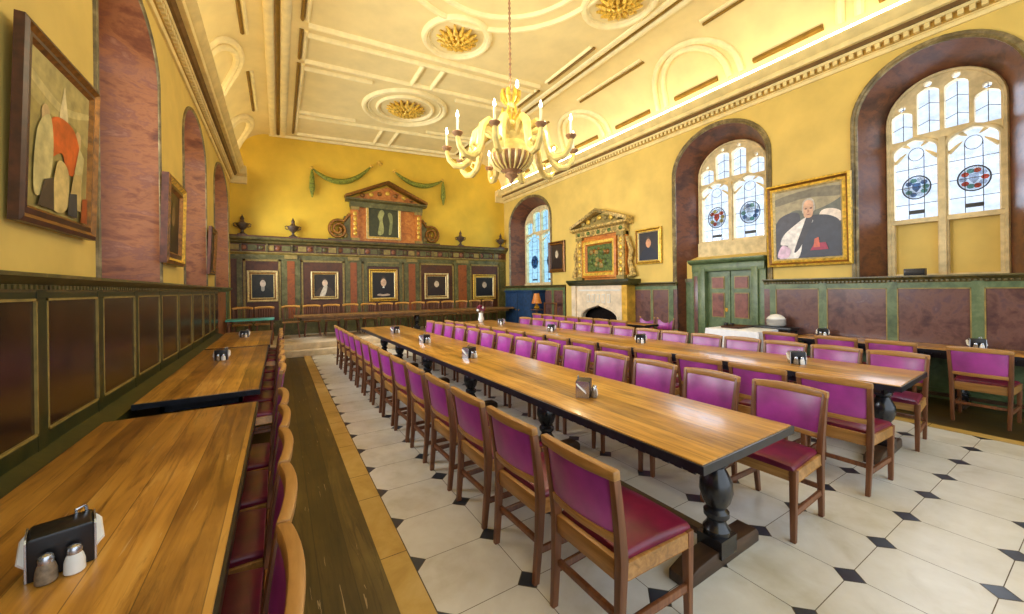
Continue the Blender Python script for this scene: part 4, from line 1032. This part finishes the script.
def make_shaker(kind):
    root = empty(kind + '_shaker'); m = salt_m if kind == 'salt' else pepper_m
    b = MB(); b.lathe([(.021, 0), (.024, .004), (.023, .035), (.019, .052), (.015, .06)], m, seg=12); b.build('glass_body', root)
    c = MB(); c.lathe([(.017, .059), (.018, .07), (.014, .08), (.004, .085)], steel, seg=12); c.build('cap', root); return root
CD, SALT, PEP = make_caddy(), make_shaker('salt'), make_shaker('pepper'); first = [True]
def caddy(x, y, z, rz, place):
    global CD, SALT, PEP
    obs = (CD, SALT, PEP) if first[0] else tuple(copy_tree(o) for o in (CD, SALT, PEP)); first[0] = False
    for o, dx, nm, cat in zip(obs, (0, -.028, .028), ('black and steel napkin holder', 'pepper-coloured shaker' , 'white shaker'), ('napkin holder', 'shaker', 'shaker')):
        pass
    c, s, p = obs
    c.location = (x, y, z); c.rotation_euler = (0, 0, rz)
    ca, sa = math.cos(rz), math.sin(rz)
    for o, dx in ((p, -.03), (s, .026)):
        o.location = (x + dx * ca + .082 * sa, y + dx * sa - .082 * ca, z); o.rotation_euler = (0, 0, rz)
    tag(c, 'black and steel napkin holder ' + place, 'napkin holder', 'napkin holders on the tables')
    tag(s, 'white salt shaker by the napkin holder ' + place, 'salt shaker', 'salt shakers on the tables')
    tag(p, 'grey pepper shaker by the napkin holder ' + place, 'pepper shaker', 'pepper shakers on the tables')
caddy(-.60, 1.79, .762, .30, 'on the foreground table by the wall panels')
caddy(-.64, 6.1, .762, 0, 'on the middle table by the wall panels')
caddy(-.58, 8.9, .762, 0, 'on the last table by the wall panels')
for v, p in ((1.2, 'closest to the front of the central table'), (3.3, 'second from the front of the central table'), (4.95, 'third from the front of the central table'), (6.7, 'at the far end of the central table')):
    x, y = F1(.35 if v < 3 else .36, v); caddy(x, y, .762, .7 if v < 3 else .4, p)
for v, p in ((.9, 'closest to the front of the second table'), (2.95, 'second from the front of the second table'), (5.1, 'third from the front of the second table'), (7.0, 'at the far end of the second table')):
    x, y = F2(.46, v); caddy(x, y, .762, -.9, p)
caddy(7.72, 2.72, .762, -1.2, 'on the narrow table below the large gilt portrait')
caddy(7.74, 1.08, .762, -1.2, 'on the narrow table behind the lone chair')

# ------------------------------------------------------------------ high table on the dais with spindle chairs
high_top = wood('high_table_oak', (84, 56, 24), (132, 94, 44), (160, 122, 64), 'x', .35)
t = table((.35, 11.75, .29), 0, 6.9, .85, 'long high table running across the dais in front of the portraits', None, [.42], high_top, h=.66, feet=False, edge=plain('high_table_brown', (122, 88, 44), .4, .4, var=.2))
def make_windsor():
    root = empty('spindle_chair')
    b = MB(); b.tube([(-.23, -.2, .88), (-.12, -.235, .9), (0, -.245, .9), (.12, -.235, .9), (.23, -.2, .88)], .034, honey, 8); b.build('crest_rail', root)
    b = MB()
    for k in range(7): x = -.18 + .06 * k; b.tube([(x * .9, -.18, .46), (x, -.22, .88)], .009, oak_leg, 6)
    for x in (-.215, .215): b.tube([(x * .9, -.19, .44), (x, -.205, .88)], .016, oak_leg, 6)
    b.build('spindles', root)
    b = MB(); b.prism([(-.2, -.2), (.2, -.2), (.23, .0), (.22, .2), (-.22, .2), (-.23, .0)], 'z', .43, .465, oak_chair); b.build('seat', root, .008)
    for x in (-1, 1):
        for y in (-1, 1):
            b = MB(); b.tube([(x * .16, y * .15, .44), (x * .21, y * .2, 0)], [.022, .016], oak_leg, 8); b.build('leg', root)
    return root
W0 = make_windsor()
for k in range(13):
    w = W0 if k == 0 else copy_tree(W0)
    w.location = (.28 + .545 * k, 12.75, .29); w.rotation_euler = (0, 0, PI + PI + PI)
    tag(w, 'oak spindle chair behind the high table, %s counting from the floorboard aisle' % ORD[k], 'chair', 'spindle chairs behind the high table')
# side table, top coloured turquoise for reflected window light, and its chairs in the left corner of the dais
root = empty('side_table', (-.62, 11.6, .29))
b = MB(); b.box(-.5, .5, -.3, .3, .62, .66, teal_sheen_m); b.build('tabletop', root, .006)
for x in (-.44, .44):
    for y in (-.24, .24): b = MB(); b.lathe([(.02, 0), (.03, .1), (.022, .2), (.034, .4), (.03, .62)], oak_leg, (x, y, 0), 10); b.build('leg', root)
tag(root, 'small side table with window light painted turquoise on its top, beside the recess pilaster', 'table')
for k in range(2):
    w = copy_tree(W0); w.location = (-.86 + .5 * k, 12.5, .29); w.rotation_euler = (0, 0, PI)
    tag(w, 'honey oak spindle chair behind the small side table, %s from the recess pilaster' % ORD[k], 'chair', 'spindle chairs behind the side table')

# ------------------------------------------------------------------ serving corner: white-clothed table, tray, cover
root = empty('serving_table', (7.1, 3.72, 0))
b = MB(); b.box(-.34, .34, -.44, .44, .80, .84, foot_wood); b.build('tabletop', root)
for x in (-.3, .3):
    for y in (-.4, .4): b = MB(); b.box(x - .025, x + .025, y - .025, y + .025, 0, .8, foot_wood); b.build('leg', root)
tag(root, 'serving table hidden beneath the white cloth in front of the green door', 'table')
b = MB(); secs = []
loop = []
hx, hy, R_ = .36, .46, 60
for k in range(R_):
    t = 2 * PI * k / R_; c_, s_ = math.cos(t), math.sin(t); q = 1 / max(abs(c_) / hx, abs(s_) / hy); loop.append((q * c_, q * s_, t))
for sc_, z, amp in ((.02, .848, 0), (.96, .848, 0), (1.0, .842, 0), (1.02, .7, .008), (1.03, .45, .018), (1.05, .18, .026)):
    secs.append([(x * sc_ + amp * math.cos(9 * t) * math.cos(t), y * sc_ + amp * math.cos(9 * t) * math.sin(t), z) for x, y, t in loop])
b.sections(secs, white_cloth); o = b.build('tablecloth'); o.location = (7.1, 3.72, 0)
tag(o, 'white linen cloth draped over the serving table by the green door', 'tablecloth')
b = MB(); b.sections([[(-.24 * s, -.17 * s, z), (.24 * s, -.17 * s, z), (.24 * s, .17 * s, z), (-.24 * s, .17 * s, z)] for s, z in ((.9, 0), (1, .035), (.97, .035), (.88, .008))], frame_brown); o = b.build('serving_tray', None, .003); o.location = (7.2, 3.85, .85)
tag(o, 'flat brown tray lying on the white linen cloth', 'tray')
root = empty('trolley', (7.7, 3.45, 0))
b = MB(); b.box(-.16, .16, -.34, .34, .82, .87, black_m); b.build('shelf', root, .004)
for x in (-.14, .14):
    for y in (-.3, .3): b = MB(); b.tube([(x, y, 0), (x, y, .82)], .018, iron, 8); b.build('leg', root)
tag(root, 'black serving stand against the wainscot, next to the white-clothed table', 'stand')
b = MB()
for k in range(5): b.lathe([(.05, .0), (.11, .012), (.15, .035), (.152, .04), (.10, .02), (.0, .012)], white_paper, (0, 0, .026 * k), 20, False)
b.lathe([(.14, .13), (.13, .17), (.08, .21), (.02, .225), (.0, .226)], white_paper, seg=20, caps=False)
o = b.build('stacked_bowls'); o.location = (7.68, 3.4, .872); tag(o, 'white stacked bowls under a domed cover on the black stand', 'bowls')
# black box on the window ledge
b = MB(); b.box(-.11, .11, -.06, .06, 0, .1, black_m); b.box(-.09, .09, -.066, -.06, .02, .085, iron); o = b.build('radio_box', None, .008); o.location = (XR + .05, 1.70, 1.74); o.rotation_euler = (0, 0, -PI / 2)
tag(o, 'small black box on the ledge below the stained-glass window', 'box')

# ------------------------------------------------------------------ blue cabinet, lamp, vase and rack by the far corner
root = empty('blue_cabinet', (7.62, 11.7, 0), -PI / 2)
b = MB(); b.box(-.9, .9, -.22, .34, .1, 1.5, blue_m); b.box(-.94, .94, -.26, .36, 1.5, 1.56, blue_m); b.box(-.86, .86, -.2, .3, 0, .1, iron); b.build('body', root, .006)
for s in (-1, 1):
    b = MB(); b.box(min(.03 * s, .86 * s), max(.03 * s, .86 * s), -.245, -.22, .16, 1.44, blue_m); d = b.build('door', root, .006)
    h = MB(); h.ball((.1 * s, -.26, .85), .025, brass); h.build('knob', d)
tag(root, 'dark blue cabinet standing below the far arched window', 'cabinet')
root = empty('table_lamp', (7.1, 10.1, .0))
b = MB(); b.lathe([(.22, 0), (.22, .03), (.03, .05), (.03, .9), (.2, .92), (.2, .95)], frame_brown, seg=16); b.build('stand', root)
b = MB(); b.lathe([(.08, .95), (.1, 1.0), (.05, 1.08), (.03, 1.16)], brass, seg=14); b.build('base', root)
b = MB(); b.lathe([(.17, 1.14), (.12, 1.3), (.085, 1.46)], orange_m, seg=20, caps=False); b.build('lamp_shade', root)
tag(root, 'orange-shaded lamp on a slender brown pedestal before the blue cabinet', 'lamp')
b = MB(); b.lathe([(.05, 0), (.08, .06), (.05, .18), (.06, .24)], white_paper, seg=12)
o = b.build('vase'); o.location = F2(.4, 7.9) + (.762,)
fl = MB()
for k in range(14):
    a = rnd.random() * 2 * PI; r_ = .12 * rnd.random(); fl.ball((r_ * math.cos(a), r_ * math.sin(a), .3 + .12 * rnd.random()), .04, maroon_seat if k % 3 else white_paper, 7, 5)
fl.build('flowers', o); tag(o, 'small white vase of maroon flowers at the end of the second table', 'vase')
root = empty('towel_rack', (7.72, 10.2, 0), -PI / 2)
for x in (-.32, .32): b = MB(); b.box(x - .02, x + .02, -.12, .12, 0, .04, oak_leg); b.box(x - .018, x + .018, -.02, .02, .04, 1.15, oak_leg); b.build('upright', root)
b = MB()
for z in (.35, .7, 1.12): b.tube([(-.32, 0, z), (.32, 0, z)], .014, oak_leg, 8)
b.build('rails', root); tag(root, 'slender wooden rail rack standing beside the fireplace', 'rack')

# ------------------------------------------------------------------ camera
H, Fpx, YAW, ROLL, CYP = 1.62, 380.7, .5484, -.0131, 288.74
c, s = math.cos(YAW), math.sin(YAW)
Ry = Matrix(((c, 0, -s), (0, 1, 0), (s, 0, c)))
c, s = math.cos(ROLL), math.sin(ROLL)
M = Matrix(((c, -s, 0), (s, c, 0), (0, 0, 1))) @ Ry
def w3(r): return Vector((r[0], r[2], -r[1]))
right, down, fwd = w3(M[0]), w3(M[1]), w3(M[2])
cam = bpy.data.cameras.new('camera'); cam.sensor_width = 36; cam.lens = 36 * Fpx / 1024; cam.shift_y = -(307 - CYP) / 1024; cam.clip_start = .02
co = bpy.data.objects.new('camera', cam); COL.objects.link(co)
co.matrix_world = Matrix((( right.x, -down.x, -fwd.x, 0), (right.y, -down.y, -fwd.y, 0), (right.z, -down.z, -fwd.z, H), (0, 0, 0, 1)))
SC.camera = co

# ------------------------------------------------------------------ light
w = bpy.data.worlds.new('sky'); SC.world = w; w.use_nodes = True
bg = w.node_tree.nodes['Background']; bg.inputs[0].default_value = (.80, .90, 1.0, 1); bg.inputs[1].default_value = 1.6
def area(name, loc, rot, sx, sy, e, col):
    l = bpy.data.lights.new(name, 'AREA'); l.shape = 'RECTANGLE'; l.size = sx; l.size_y = sy; l.energy = e; l.color = col
    o = bpy.data.objects.new(name, l); COL.objects.link(o); o.location = loc; o.rotation_euler = rot; return o
for cc, hw, zs, rise, sill, ihw in LEFT:
    area('window_daylight', (XL - DEPTH + .1, cc, 3.1), (0, -PI / 2, 0), 2.2, ihw * 1.8, 100, (.92, .96, 1)).data.spread = math.radians(120)
for cc, hw, zs, rise, sill, ihw in RIGHT:      # bright overcast sky outside each stained-glass window
    area('window_daylight', (XR + DEPTH + 1.3, cc, 3.9), (0, PI / 2 + .15, 0), 3.2, ihw * 2 + 1.0, 240, (.88, .94, 1))
SC.view_settings.view_transform = 'Standard'; SC.view_settings.look = 'None'; SC.view_settings.gamma = 1; SC.view_settings.use_curve_mapping = False
SC.view_settings.exposure = .47
SC.cycles.use_denoising = True
SC.cycles.max_bounces = 8; SC.cycles.diffuse_bounces = 5; SC.cycles.sample_clamp_indirect = 6
